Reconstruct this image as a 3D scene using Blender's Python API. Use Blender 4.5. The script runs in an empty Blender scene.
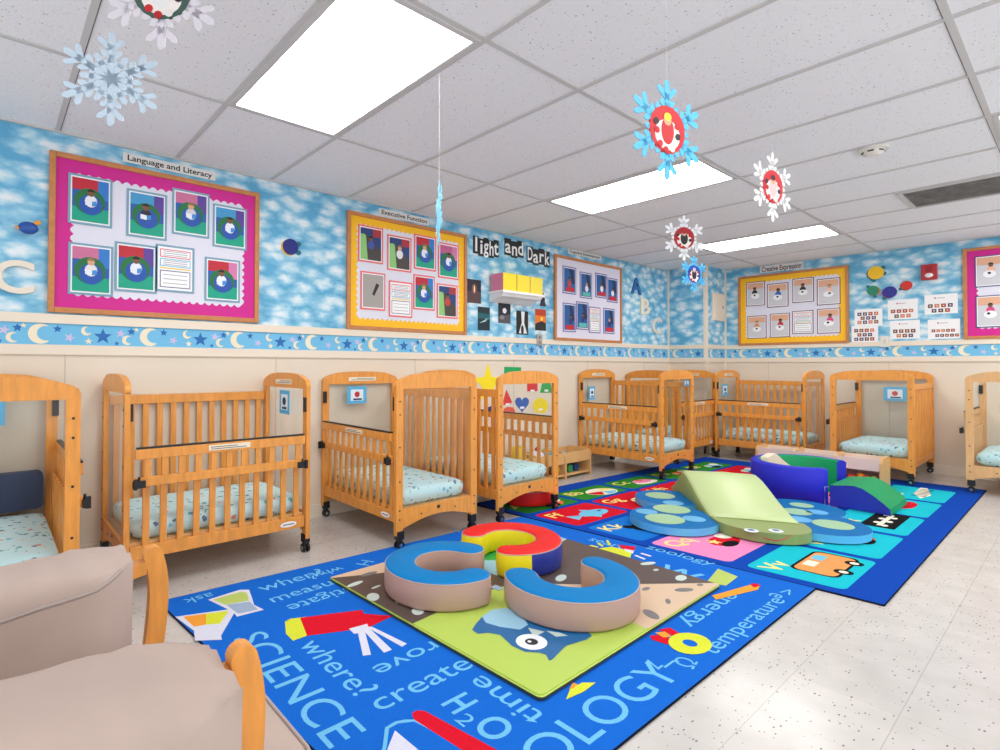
import bpy, math, random
from mathutils import Vector, Matrix
random.seed(7)
R = math.radians
sc = bpy.context.scene
COL = sc.collection

# ---------------------------------------------------------------- camera
CF, YAW, PITCH, ROLL, CX, CY = 545.09, 0.8673, 0.0154, 0.0024, 449.35, 357.32
EYE = 1.12
cam_d = bpy.data.cameras.new('camera'); cam = bpy.data.objects.new('camera', cam_d); COL.objects.link(cam)
cam.location = (0, 0, EYE)
fw = Vector((math.cos(YAW), math.sin(YAW), 0)); rt = Vector((math.sin(YAW), -math.cos(YAW), 0)); up = Vector((0, 0, 1))
fwd = fw * math.cos(PITCH) + up * math.sin(PITCH)
up2 = up * math.cos(PITCH) - fw * math.sin(PITCH)
# the picture turns clockwise by ROLL
r3 = rt * math.cos(ROLL) + up2 * math.sin(ROLL); u3 = up2 * math.cos(ROLL) - rt * math.sin(ROLL)
M = Matrix((r3, u3, -fwd)).transposed().to_4x4(); M.translation = (0, 0, EYE)
cam.matrix_world = M
cam_d.sensor_width = 36; cam_d.lens = CF * 36 / 1000; cam_d.clip_start = 0.02
cam_d.shift_x = (500 - CX) / 1000; cam_d.shift_y = (CY - 375) / 1000
sc.camera = cam

# ---------------------------------------------------------------- world, exposure
w = bpy.data.worlds.new('world'); sc.world = w; w.use_nodes = True
w.node_tree.nodes['Background'].inputs[0].default_value = (0.98, 0.99, 1.0, 1)
w.node_tree.nodes['Background'].inputs[1].default_value = 1.3
sc.view_settings.view_transform = 'Standard'; sc.view_settings.look = 'None'
sc.view_settings.exposure = 0.28; sc.view_settings.gamma = 1.0; sc.view_settings.use_curve_mapping = False
LAMP = 9.5        # strength of the ceiling lamps' diffusers

# ---------------------------------------------------------------- room size
YA, XB, ZC = 3.718, 7.607, 2.424     # back wall, end wall, ceiling
PX, PY = 7.05, 3.205                 # boxed column in the corner
XL, YN = -1.7, -1.9                  # the room goes on behind the camera, its sides open

def ray(u, v):
    du, dv = u - CX, v - CY
    return fwd * CF + r3 * du - u3 * dv
def onz(u, v, z=0.0):
    q = ray(u, v); t = (z - EYE) / q.z; return (q.x * t, q.y * t)
def onA(u, v, Y=YA):
    q = ray(u, v); t = Y / q.y; return (q.x * t, EYE + q.z * t)
def onB(u, v, X=XB):
    q = ray(u, v); t = X / q.x; return (q.y * t, EYE + q.z * t)

# ---------------------------------------------------------------- materials
def lin(c):
    return tuple(((x / 255) / 12.92 if x <= 10 else (((x / 255) + 0.055) / 1.055) ** 2.4) for x in c[:3]) + (1,)
MATS = {}
def mat(name, c, rough=0.5, metal=0, bump=0, bscale=200, var=0, vscale=20, vmap=(1, 1, 1), emis=0, spec=0.5):
    if name in MATS: return MATS[name]
    m = bpy.data.materials.new(name); MATS[name] = m; m.use_nodes = True
    nt = m.node_tree; b = nt.nodes['Principled BSDF']
    b.inputs['Base Color'].default_value = lin(c); b.inputs['Roughness'].default_value = rough
    b.inputs['Metallic'].default_value = metal; b.inputs['Specular IOR Level'].default_value = spec
    if emis:
        b.inputs['Emission Color'].default_value = lin(c); b.inputs['Emission Strength'].default_value = emis
    if var or bump:
        tc = nt.nodes.new('ShaderNodeTexCoord'); mp = nt.nodes.new('ShaderNodeMapping'); mp.inputs['Scale'].default_value = vmap
        nt.links.new(tc.outputs['Object'], mp.inputs['Vector'])
    if var:
        n = nt.nodes.new('ShaderNodeTexNoise'); n.inputs['Scale'].default_value = vscale; n.inputs['Detail'].default_value = 3
        nt.links.new(mp.outputs[0], n.inputs['Vector'])
        mr = nt.nodes.new('ShaderNodeMapRange'); mr.inputs[1].default_value = 0.3; mr.inputs[2].default_value = 0.7
        mr.inputs[3].default_value = 1 - var; mr.inputs[4].default_value = 1 + var * .6
        nt.links.new(n.outputs[0], mr.inputs[0])
        mx = nt.nodes.new('ShaderNodeVectorMath'); mx.operation = 'SCALE'; mx.inputs[0].default_value = lin(c)[:3]
        nt.links.new(mr.outputs[0], mx.inputs['Scale']); nt.links.new(mx.outputs[0], b.inputs['Base Color'])
    if bump:
        n2 = nt.nodes.new('ShaderNodeTexNoise'); n2.inputs['Scale'].default_value = bscale
        nt.links.new(tc.outputs['Object'], n2.inputs['Vector'])
        bp = nt.nodes.new('ShaderNodeBump'); bp.inputs['Strength'].default_value = bump; bp.inputs['Distance'].default_value = 0.005
        nt.links.new(n2.outputs[0], bp.inputs['Height']); nt.links.new(bp.outputs[0], b.inputs['Normal'])
    return m
def P(r, g, b, rough=0.6):      # plain coloured paper, foam, plastic
    return mat('colour_%d_%d_%d_%g' % (r, g, b, rough), (r, g, b), rough)
def ramp(nt, stops, interp='LINEAR'):
    n = nt.nodes.new('ShaderNodeValToRGB'); cr = n.color_ramp; cr.interpolation = interp
    while len(cr.elements) < len(stops): cr.elements.new(0.5)
    for e, (p, c) in zip(cr.elements, stops): e.position = p; e.color = lin(c)
    return n

def wallpaper():
    m = mat('cloud_wallpaper', (130, 195, 225), 0.7); nt = m.node_tree; b = nt.nodes['Principled BSDF']
    tc = nt.nodes.new('ShaderNodeTexCoord'); mp = nt.nodes.new('ShaderNodeMapping'); mp.inputs['Scale'].default_value = (6.6, 6.6, 12.5)
    nt.links.new(tc.outputs['Object'], mp.inputs['Vector'])
    nz = nt.nodes.new('ShaderNodeTexNoise'); nz.inputs['Scale'].default_value = 1.6; nz.inputs['Detail'].default_value = 4
    nt.links.new(mp.outputs[0], nz.inputs['Vector'])
    sb = nt.nodes.new('ShaderNodeVectorMath'); sb.operation = 'SUBTRACT'; sb.inputs[1].default_value = (.5, .5, .5)
    nt.links.new(nz.outputs['Color'], sb.inputs[0])
    sl = nt.nodes.new('ShaderNodeVectorMath'); sl.operation = 'SCALE'; sl.inputs['Scale'].default_value = .8
    nt.links.new(sb.outputs[0], sl.inputs[0])
    ad = nt.nodes.new('ShaderNodeVectorMath'); nt.links.new(mp.outputs[0], ad.inputs[0]); nt.links.new(sl.outputs[0], ad.inputs[1])
    vo = nt.nodes.new('ShaderNodeTexVoronoi'); vo.feature = 'SMOOTH_F1'; vo.inputs['Smoothness'].default_value = .35; vo.inputs['Scale'].default_value = 1.0
    nt.links.new(ad.outputs[0], vo.inputs['Vector'])
    n3 = nt.nodes.new('ShaderNodeTexNoise'); n3.inputs['Scale'].default_value = 2.2; n3.inputs['Detail'].default_value = 5
    nt.links.new(mp.outputs[0], n3.inputs['Vector'])
    mm = nt.nodes.new('ShaderNodeMath'); mm.operation = 'MULTIPLY_ADD'; mm.inputs[1].default_value = -0.5
    nt.links.new(n3.outputs[0], mm.inputs[0]); nt.links.new(vo.outputs['Distance'], mm.inputs[2])
    a2 = nt.nodes.new('ShaderNodeMath'); a2.inputs[1].default_value = 0.36; nt.links.new(mm.outputs[0], a2.inputs[0])
    rp = ramp(nt, [(0.26, (226, 236, 242)), (0.44, (190, 220, 234)), (0.60, (142, 198, 224)), (0.85, (92, 168, 208))])
    nt.links.new(a2.outputs[0], rp.inputs[0]); nt.links.new(rp.outputs[0], b.inputs['Base Color'])
    return m
WP = wallpaper()

def ceil_mat():
    m = mat('ceiling_tile', (206, 204, 205), 0.95, spec=0.1); nt = m.node_tree; b = nt.nodes['Principled BSDF']
    tc = nt.nodes.new('ShaderNodeTexCoord')
    vo = nt.nodes.new('ShaderNodeTexVoronoi'); vo.inputs['Scale'].default_value = 60; nt.links.new(tc.outputs['Object'], vo.inputs['Vector'])
    nz = nt.nodes.new('ShaderNodeTexNoise'); nz.inputs['Scale'].default_value = 80; nz.inputs['Detail'].default_value = 3; nt.links.new(tc.outputs['Object'], nz.inputs['Vector'])
    mm = nt.nodes.new('ShaderNodeMath'); mm.operation = 'ADD'; nt.links.new(vo.outputs['Distance'], mm.inputs[0]); nt.links.new(nz.outputs[0], mm.inputs[1])
    rp = ramp(nt, [(0.0, (150, 149, 152)), (0.50, (160, 159, 162)), (0.64, (236, 236, 239)), (1, (238, 238, 241))])
    nt.links.new(mm.outputs[0], rp.inputs[0]); nt.links.new(rp.outputs[0], b.inputs['Base Color'])
    bp = nt.nodes.new('ShaderNodeBump'); bp.inputs['Strength'].default_value = 0.25; bp.inputs['Distance'].default_value = 0.004
    nt.links.new(mm.outputs[0], bp.inputs['Height']); nt.links.new(bp.outputs[0], b.inputs['Normal'])
    return m

def floor_mat():
    m = mat('vinyl_floor', (216, 209, 201), 0.22); nt = m.node_tree; b = nt.nodes['Principled BSDF']
    tc = nt.nodes.new('ShaderNodeTexCoord'); sx = nt.nodes.new('ShaderNodeSeparateXYZ'); nt.links.new(tc.outputs['Object'], sx.inputs[0])
    def M(op, a, bb=None, c=None):
        n = nt.nodes.new('ShaderNodeMath'); n.operation = op
        for i, x in enumerate((a, bb, c)):
            if x is None: continue
            if isinstance(x, (int, float)): n.inputs[i].default_value = x
            else: nt.links.new(x, n.inputs[i])
        return n.outputs[0]
    def seam(o, off):
        f = M('FRACT', M('DIVIDE', M('SUBTRACT', o, off - 30.5), 0.305)); d = M('MINIMUM', f, M('SUBTRACT', 1.0, f))
        return M('LESS_THAN', d, 0.0055)
    s = M('MAXIMUM', M('MULTIPLY', seam(sx.outputs[0], 1.94), .35), seam(sx.outputs[1], 0.412))
    cell = nt.nodes.new('ShaderNodeTexWhiteNoise')
    fl = nt.nodes.new('ShaderNodeCombineXYZ')
    nt.links.new(M('FLOOR', M('DIVIDE', M('SUBTRACT', sx.outputs[0], 1.94 - 30.5), 0.305)), fl.inputs[0])
    nt.links.new(M('FLOOR', M('DIVIDE', M('SUBTRACT', sx.outputs[1], .412 - 30.5), 0.305)), fl.inputs[1])
    nt.links.new(fl.outputs[0], cell.inputs['Vector'])
    mp = nt.nodes.new('ShaderNodeMapping'); mp.inputs['Scale'].default_value = (1.0, 1.9, 1.0); nt.links.new(tc.outputs['Object'], mp.inputs['Vector'])
    vo = nt.nodes.new('ShaderNodeTexVoronoi'); vo.inputs['Scale'].default_value = 42; nt.links.new(mp.outputs[0], vo.inputs['Vector'])
    sc_ = nt.nodes.new('ShaderNodeSeparateColor'); nt.links.new(vo.outputs['Color'], sc_.inputs[0])
    speck = M('MULTIPLY', M('LESS_THAN', vo.outputs['Distance'], M('MULTIPLY', sc_.outputs[1], 0.27)), M('GREATER_THAN', sc_.outputs[0], 0.3))
    nz = nt.nodes.new('ShaderNodeTexNoise'); nz.inputs['Scale'].default_value = 7; nz.inputs['Detail'].default_value = 5; nt.links.new(tc.outputs['Object'], nz.inputs['Vector'])
    base = ramp(nt, [(0.3, (192, 188, 184)), (0.7, (203, 199, 196))]); nt.links.new(nz.outputs[0], base.inputs[0])
    br = nt.nodes.new('ShaderNodeVectorMath'); br.operation = 'SCALE'; nt.links.new(base.outputs[0], br.inputs[0])
    nt.links.new(M('MULTIPLY_ADD', cell.outputs[0], 0.06, 0.96), br.inputs['Scale'])
    m1 = nt.nodes.new('ShaderNodeMix'); m1.data_type = 'RGBA'; m1.inputs[7].default_value = lin((158, 148, 140)); nt.links.new(M('MULTIPLY', s, .5), m1.inputs[0]); nt.links.new(br.outputs[0], m1.inputs[6])
    m2 = nt.nodes.new('ShaderNodeMix'); m2.data_type = 'RGBA'; m2.inputs[7].default_value = lin((95, 90, 88)); nt.links.new(M('MULTIPLY', speck, .8), m2.inputs[0]); nt.links.new(m1.outputs[2], m2.inputs[6])
    nt.links.new(m2.outputs[2], b.inputs['Base Color'])
    return m

def sheet_mat():
    m = mat('sea_print_sheet', (190, 230, 234), 0.85); nt = m.node_tree; b = nt.nodes['Principled BSDF']
    tc = nt.nodes.new('ShaderNodeTexCoord'); mp = nt.nodes.new('ShaderNodeMapping'); mp.inputs['Scale'].default_value = (1.0, 1.25, 0.9)
    nt.links.new(tc.outputs['Object'], mp.inputs['Vector'])
    nz = nt.nodes.new('ShaderNodeTexNoise'); nz.inputs['Scale'].default_value = 45; nt.links.new(mp.outputs[0], nz.inputs['Vector'])
    ms = nt.nodes.new('ShaderNodeVectorMath'); ms.operation = 'SCALE'; ms.inputs['Scale'].default_value = 0.035; nt.links.new(nz.outputs['Color'], ms.inputs[0])
    ad = nt.nodes.new('ShaderNodeVectorMath'); nt.links.new(mp.outputs[0], ad.inputs[0]); nt.links.new(ms.outputs[0], ad.inputs[1])
    vo = nt.nodes.new('ShaderNodeTexVoronoi'); vo.inputs['Scale'].default_value = 21; nt.links.new(ad.outputs[0], vo.inputs['Vector'])
    sep = nt.nodes.new('ShaderNodeSeparateColor'); nt.links.new(vo.outputs['Color'], sep.inputs[0])
    rp = ramp(nt, [(0, (30, 120, 150)), (0.2, (20, 70, 130)), (0.36, (70, 175, 170)), (0.55, (225, 120, 95)), (0.68, (95, 190, 220)), (0.82, (225, 205, 150)), (0.9, (50, 140, 160))], 'CONSTANT')
    nt.links.new(sep.outputs[0], rp.inputs[0])
    lt = nt.nodes.new('ShaderNodeMath'); lt.operation = 'LESS_THAN'; lt.inputs[1].default_value = 0.29; nt.links.new(vo.outputs['Distance'], lt.inputs[0])
    g2 = nt.nodes.new('ShaderNodeMath'); g2.operation = 'MULTIPLY'; g2.inputs[1].default_value = .8; nt.links.new(lt.outputs[0], g2.inputs[0])
    mx = nt.nodes.new('ShaderNodeMix'); mx.data_type = 'RGBA'; mx.inputs[6].default_value = lin((204, 238, 243))
    nt.links.new(g2.outputs[0], mx.inputs[0]); nt.links.new(rp.outputs[0], mx.inputs[7]); nt.links.new(mx.outputs[2], b.inputs['Base Color'])
    return m

def clear_mat():
    m = bpy.data.materials.new('clear_acrylic'); m.use_nodes = True; nt = m.node_tree; nt.nodes.clear()
    o = nt.nodes.new('ShaderNodeOutputMaterial'); t = nt.nodes.new('ShaderNodeBsdfTransparent'); g = nt.nodes.new('ShaderNodeBsdfGlossy')
    t.inputs[0].default_value = (.96, .97, .97, 1); g.inputs['Roughness'].default_value = 0.06
    f = nt.nodes.new('ShaderNodeFresnel'); f.inputs[0].default_value = 1.45
    mx = nt.nodes.new('ShaderNodeMixShader'); ge = nt.nodes.new('ShaderNodeNewGeometry'); fm = nt.nodes.new('ShaderNodeMath'); fm.operation = 'SUBTRACT'; fm.use_clamp = True
    nt.links.new(f.outputs[0], fm.inputs[0]); nt.links.new(ge.outputs['Backfacing'], fm.inputs[1]); nt.links.new(fm.outputs[0], mx.inputs[0]); nt.links.new(t.outputs[0], mx.inputs[1]); nt.links.new(g.outputs[0], mx.inputs[2])
    nt.links.new(mx.outputs[0], o.inputs[0]); return m

def carpet(name, c):
    return mat(name, c, 0.95, bump=0.5, bscale=380, var=0.10, vscale=260, spec=0.1)

CEIL = ceil_mat(); FLOOR = floor_mat(); SHEET = sheet_mat(); CLEAR = clear_mat()
WOOD = mat('honey_wood', (230, 154, 68), 0.38, var=0.14, vscale=5, vmap=(9, 9, 1.6))
WOOD_P = mat('pale_wood', (226, 178, 122), 0.42, var=0.10, vscale=5, vmap=(9, 9, 1.6))
WOOD_M = mat('maple_wood', (222, 176, 118), 0.4, var=0.08, vscale=6, vmap=(2, 8, 8))
FRAMEW = mat('cork_board_frame_wood', (196, 128, 74), 0.5, var=0.12, vscale=8, vmap=(3, 3, 3))
CREAM = mat('cream_paint', (232, 220, 202), 0.55, var=0.02, vscale=2)
PANEL = mat('cream_wall_panel', (226, 214, 196), 0.45, var=0.03, vscale=1.6)
BLACK = mat('black_plastic', (22, 22, 24), 0.45)
DARK = mat('dark_steel', (60, 60, 64), 0.3, 0.7)
CHROME = mat('chrome', (190, 190, 195), 0.2, 0.9)
WHITE = mat('white_paper', (240, 240, 242), 0.7)
WPL = mat('white_plastic', (226, 222, 214), 0.45)
GRID = mat('ceiling_grid_paint', (200, 198, 197), 0.6)
LAMPM = mat('lamp_diffuser', (255, 253, 248), 0.5, emis=LAMP)
FAB = mat('taupe_microfibre', (186, 166, 156), 0.75, bump=0.3, bscale=16, var=0.06, vscale=7)
FABD = mat('taupe_piping', (176, 162, 156), 0.85)

# ---------------------------------------------------------------- mesh builder
class MB:
    def __init__(s): s.v = []; s.f = []; s.mi = []; s.mats = []; s.sm = []
    def _m(s, m):
        if m not in s.mats: s.mats.append(m)
        return s.mats.index(m)
    def add(s, vs, fs, m, smooth=False):
        o = len(s.v); s.v += [tuple(p) for p in vs]; k = s._m(m)
        for f in fs: s.f.append([i + o for i in f]); s.mi.append(k); s.sm.append(smooth)
        return s
    def box(s, c, d, m, rz=0, ry=0, rx=0):
        M = Matrix.Rotation(rz, 3, 'Z') @ Matrix.Rotation(ry, 3, 'Y') @ Matrix.Rotation(rx, 3, 'X')
        vs = [Vector(c) + M @ Vector((x * d[0] / 2, y * d[1] / 2, z * d[2] / 2)) for x in (-1, 1) for y in (-1, 1) for z in (-1, 1)]
        return s.add(vs, [(0, 1, 3, 2), (4, 6, 7, 5), (0, 4, 5, 1), (2, 3, 7, 6), (0, 2, 6, 4), (1, 5, 7, 3)], m)
    def bb(s, x0, x1, y0, y1, z0, z1, m): return s.box(((x0 + x1) / 2, (y0 + y1) / 2, (z0 + z1) / 2), (x1 - x0, y1 - y0, z1 - z0), m)
    def prism(s, poly, a, b, m, f=lambda x, y, t: (x, y, t), mside=None, smooth=False):
        n = len(poly); vs = [f(x, y, a) for x, y in poly] + [f(x, y, b) for x, y in poly]
        s.add(vs, [list(range(n))[::-1], [n + i for i in range(n)]], m)
        s.add(vs, [(i, (i + 1) % n, n + (i + 1) % n, n + i) for i in range(n)], mside or m, smooth)
        return s
    def tube(s, pts, r, m, n=8, cap=True, rr=None):
        pts = [Vector(p) for p in pts]; vs = []; fs = []
        for i, p in enumerate(pts):
            t = (pts[min(i + 1, len(pts) - 1)] - pts[max(i - 1, 0)]).normalized()
            a = t.cross(Vector((0, 0, 1)));
            if a.length < 1e-3: a = Vector((1, 0, 0))
            a.normalize(); b = t.cross(a); q = rr[i] if rr else r
            vs += [p + a * q * math.cos(2 * math.pi * k / n) + b * q * math.sin(2 * math.pi * k / n) for k in range(n)]
        for i in range(len(pts) - 1):
            for k in range(n): fs.append((i * n + k, i * n + (k + 1) % n, (i + 1) * n + (k + 1) % n, (i + 1) * n + k))
        s.add(vs, fs, m, True)
        if cap: s.add(vs, [list(range(n))[::-1], [(len(pts) - 1) * n + k for k in range(n)]], m)
        return s
    def loft(s, rings, m, cap=True, smooth=True):
        n = len(rings[0]); vs = [p for r_ in rings for p in r_]; fs = []
        for i in range(len(rings) - 1):
            for k in range(n): fs.append((i * n + k, i * n + (k + 1) % n, (i + 1) * n + (k + 1) % n, (i + 1) * n + k))
        s.add(vs, fs, m, smooth)
        if cap: s.add(vs, [list(range(n))[::-1], [(len(rings) - 1) * n + k for k in range(n)]], m, smooth)
        return s
    def ball(s, c, r, m, n=12, sc_=(1, 1, 1)):
        rings = []
        for i in range(n // 2 + 1):
            a = math.pi * i / (n // 2); rr = max(math.sin(a), 0.02) * r
            rings.append([(c[0] + sc_[0] * rr * math.cos(2 * math.pi * k / n), c[1] + sc_[1] * rr * math.sin(2 * math.pi * k / n), c[2] - sc_[2] * r * math.cos(a)) for k in range(n)])
        return s.loft(rings, m)
    def build(s, name, parent=None, loc=(0, 0, 0), rz=0, bevel=0, weld=False):
        me = bpy.data.meshes.new(name); me.from_pydata(s.v, [], s.f)
        for m in s.mats: me.materials.append(m)
        me.polygons.foreach_set('material_index', s.mi); me.polygons.foreach_set('use_smooth', s.sm)
        me.validate(); me.update()
        if weld:
            import bmesh
            b = bmesh.new(); b.from_mesh(me); bmesh.ops.remove_doubles(b, verts=b.verts, dist=1e-5); bmesh.ops.recalc_face_normals(b, faces=b.faces); b.to_mesh(me); b.free()
        o = bpy.data.objects.new(name, me); COL.objects.link(o); o.location = loc; o.rotation_euler = (0, 0, rz)
        if parent: o.parent = parent
        if bevel:
            bv = o.modifiers.new('bevel', 'BEVEL'); bv.width = bevel; bv.segments = 2; bv.limit_method = 'ANGLE'; bv.angle_limit = R(40)
        return o
def tag(o, label, cat, group=None, kind=None):
    if label: o['label'] = label
    if cat: o['category'] = cat
    if group: o['group'] = group
    if kind: o['kind'] = kind
    return o
def thing(name, label, cat, loc=(0, 0, 0), rz=0, group=None):
    o = bpy.data.objects.new(name, None); COL.objects.link(o); o.empty_display_size = .05
    o.location = loc; o.rotation_euler = (0, 0, rz); return tag(o, label, cat, group)
def struct(mb, name, **k):
    o = mb.build(name, **k); o['kind'] = 'structure'; return o
KIDS = {}
def kids(o): return [c for c in bpy.data.objects if c.parent == o]
def copy_tree(o, parent=None, ks=None):
    c = o.copy(); COL.objects.link(c); c.parent = parent
    for ch in kids(o): copy_tree(ch, c)
    return c
_txt = {}
def text(s, size=1.0, bold=False):
    """outline of a word as flat polygons, starting at the origin along +x"""
    k = (s, bold)
    if k not in _txt:
        cu = bpy.data.curves.new('t', 'FONT'); cu.body = s; cu.size = 1; cu.resolution_u = 5; cu.fill_mode = 'FRONT'
        if bold: cu.offset = 0.018
        o = bpy.data.objects.new('t', cu); COL.objects.link(o)
        dg = bpy.context.evaluated_depsgraph_get(); dg.update(); me = bpy.data.meshes.new_from_object(o.evaluated_get(dg))
        _txt[k] = ([(v.co.x, v.co.y) for v in me.vertices], [list(p.vertices) for p in me.polygons])
        bpy.data.objects.remove(o); bpy.data.curves.remove(cu); bpy.data.meshes.remove(me)
    v, f = _txt[k]
    return [(x * size, y * size) for x, y in v], f
def twidth(s, size, bold=False): return max(x for x, y in text(s, size, bold)[0])
def put_text(mb, s, size, m, f, bold=False, center=False, sx=1.0):
    v, fs = text(s, size, bold); o = -twidth(s, size, bold) * sx / 2 if center else 0
    mb.add([f(x * sx + o, y) for x, y in v], fs, m)
def disc(cx, cy, rx, ry=None, n=20, a0=0, a1=360):
    ry = ry or rx
    return [(cx + rx * math.cos(R(a0 + (a1 - a0) * i / n)), cy + ry * math.sin(R(a0 + (a1 - a0) * i / n))) for i in range(n + (a1 - a0 != 360))]
def star(cx, cy, r, q=0.45, n=5, rot=90):
    return [(cx + (r if i % 2 == 0 else r * q) * math.cos(R(rot + 180 * i / n)), cy + (r if i % 2 == 0 else r * q) * math.sin(R(rot + 180 * i / n))) for i in range(2 * n)]
def moon(cx, cy, r, rot=0):
    out = disc(0, 0, r, n=18, a0=50, a1=310); inn = disc(r * .42, r * .06, r * .72, n=16, a0=285, a1=75)
    c, s = math.cos(R(rot)), math.sin(R(rot))
    return [(cx + x * c - y * s, cy + x * s + y * c) for x, y in out + inn]
def face(mb, poly, m, f): mb.add([f(x, y) for x, y in poly], [list(range(len(poly)))], m)
def rrect(x0, x1, y0, y1, r, n=4):
    p = []
    for cx, cy, a in ((x1 - r, y1 - r, 0), (x0 + r, y1 - r, 90), (x0 + r, y0 + r, 180), (x1 - r, y0 + r, 270)):
        p += [(cx + r * math.cos(R(a + 90 * i / n)), cy + r * math.sin(R(a + 90 * i / n))) for i in range(n + 1)]
    return p

# ---------------------------------------------------------------- setting
struct(MB().bb(XL, XB + .1, YN, YA + .1, -.1, 0, FLOOR), 'floor')
struct(MB().bb(XL, XB + .1, YN, YA + .1, ZC, ZC + .1, CEIL), 'ceiling')
ZR = [1.176, 1.231, 1.349, 1.401]        # lower rail, border, upper rail
def wall(name, x0, x1, y0, y1):
    mb = MB(); mb.bb(x0, x1, y0, y1, 0, 1.25, PANEL); mb.bb(x0, x1, y0, y1, 1.25, ZC, WP); return struct(mb, name)
wall('wall_back', XL, XB + .1, YA, YA + .1)
wall('wall_right', XB, XB + .1, YN, YA)
wall('wall_column', PX, XB, PY, YA)

BL = mat('border_blue', (112, 188, 228), .7); BL_L = P(170, 180, 225); BL_D = P(30, 105, 180); BL_C = P(238, 228, 200); BL_P = P(200, 190, 225)
def strips(name, f, a, b, n):          # f(u, z, off): point on the wall; a..b along it
    """two cream rails with the printed border between them, and the skirting board"""
    def bar(z0, z1, t, nm):
        mb = MB(); vs = [f(u, z, o) for u in (a, b) for z in (z0, z1) for o in (0, t)]
        mb.add(vs, [(0, 1, 3, 2), (4, 6, 7, 5), (0, 4, 5, 1), (2, 3, 7, 6), (0, 2, 6, 4), (1, 5, 7, 3)], CREAM)
        struct(mb, nm)
    global TN
    bar(ZR[0], ZR[1], .014, 'trim_%d' % TN); bar(ZR[2], ZR[3], .014, 'trim_%d' % (TN + 1)); TN += 3
    bar(0, .095, .012, name)
    mb = MB(); face(mb, [(a, ZR[1]), (b, ZR[1]), (b, ZR[2]), (a, ZR[2])], BL, lambda u, z: f(u, z, .003))
    rnd = random.Random(3); z0, h = ZR[1], ZR[2] - ZR[1]; p = .535; u = a - (a - n) % p
    g = lambda u, z: f(u, z, .004)
    def put(poly, m):
        if min(x for x, y in poly) > min(a, b) and max(x for x, y in poly) < max(a, b): face(mb, poly, m, g)
    sg = 1
    while u < b + p:
        put(moon(u, z0 + h * .5, h * .47), BL_C); put(star(u + .29, z0 + h * .45, h * .40, .42), BL_D)
        put(moon(u - .12, z0 + h * .3, h * .24), BL_C); put(moon(u + .21, z0 + h * .7, h * .22, 20), BL_C)
        put(star(u + .22, z0 + h * .2, h * .17), BL_C); put(star(u + .075, z0 + h * .75, h * .19), BL_D)
        put(star(u + .13, z0 + h * .35, h * .24, .4, rot=70), BL_P); put(star(u + .38, z0 + h * .62, h * .24, .4, rot=80), BL_P)
        put(star(u + .435, z0 + h * .74, h * .2), BL_D)
        put(star(u - .075, z0 + h * .85, h * .13), BL_C); put(star(u + .36, z0 + h * .13, h * .12), BL_D)
        u += p
    struct(mb, 'trim_%d' % (TN - 1))
TN = 1
fA = lambda u, z, o: (u, YA - o, z)
fB = lambda u, z, o: (XB - o, -u, z)
fP = lambda u, z, o: (PX - o, -u, z)
fQ = lambda u, z, o: (u, PY - o, z)
strips('baseboard_back', fA, XL, PX, .757)
strips('baseboard_right', fB, -PY, -YN, -.831)
strips('baseboard_column', fP, -YA, -PY, -3.6)
strips('baseboard_corner', fQ, PX, XB, 7.2)
# white corner beads and panel seams
mb = MB(); mb.bb(PX - .012, PX + .03, PY - .012, PY + .03, 0, ZC, CREAM); struct(mb, 'trim_%d' % TN); TN += 1
mb = MB(); mb.bb(PX - .02, PX, YA - .02, YA, 0, ZC, CREAM); struct(mb, 'trim_%d' % TN); TN += 1
mb = MB(); mb.bb(XB - .02, XB, PY - .02, PY, 0, ZC, CREAM); struct(mb, 'trim_%d' % TN); TN += 1
SEAM = P(196, 184, 168)
for x in [onA(65, 365)[0] + 1.22 * k for k in range(0, 6)]:
    if x < PX: struct(MB().bb(x - .002, x + .002, YA - .002, YA, .095, ZR[0], SEAM), 'trim_%d' % TN); TN += 1
for y in [onB(889, 370)[0] - 1.22 * k for k in (-1, 0, 1)]:
    struct(MB().bb(XB - .002, XB, y - .002, y + .002, .095, ZR[0], SEAM), 'trim_%d' % TN); TN += 1
mb = MB(); mb.bb(XL, PX, YA - .02, YA, ZC - .012, ZC, GRID); mb.bb(XB - .02, XB, YN, PY, ZC - .012, ZC, GRID)
struct(mb, 'trim_%d' % TN); TN += 1

# ceiling grid
GX, GY = 1.502, 1.553
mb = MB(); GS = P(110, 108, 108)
for i in range(-6, 11):
    x = GX + .61 * i
    mb.bb(x - .012, x + .012, YN, YA, ZC - .006, ZC, GRID)
for j in range(-3, 2):
    y = GY + 1.22 * j
    mb.bb(XL, XB, y - .012, y + .012, ZC - .0063, ZC, GRID)
for i in range(-6, 11):                     # narrow dark strip, painted-in shadow along one edge of each bar
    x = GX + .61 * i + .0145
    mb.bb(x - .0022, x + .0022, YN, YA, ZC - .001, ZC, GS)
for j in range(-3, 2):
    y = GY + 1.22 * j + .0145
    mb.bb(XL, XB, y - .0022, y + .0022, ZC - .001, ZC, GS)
struct(mb, 'trim_%d' % TN); TN += 1

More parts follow.
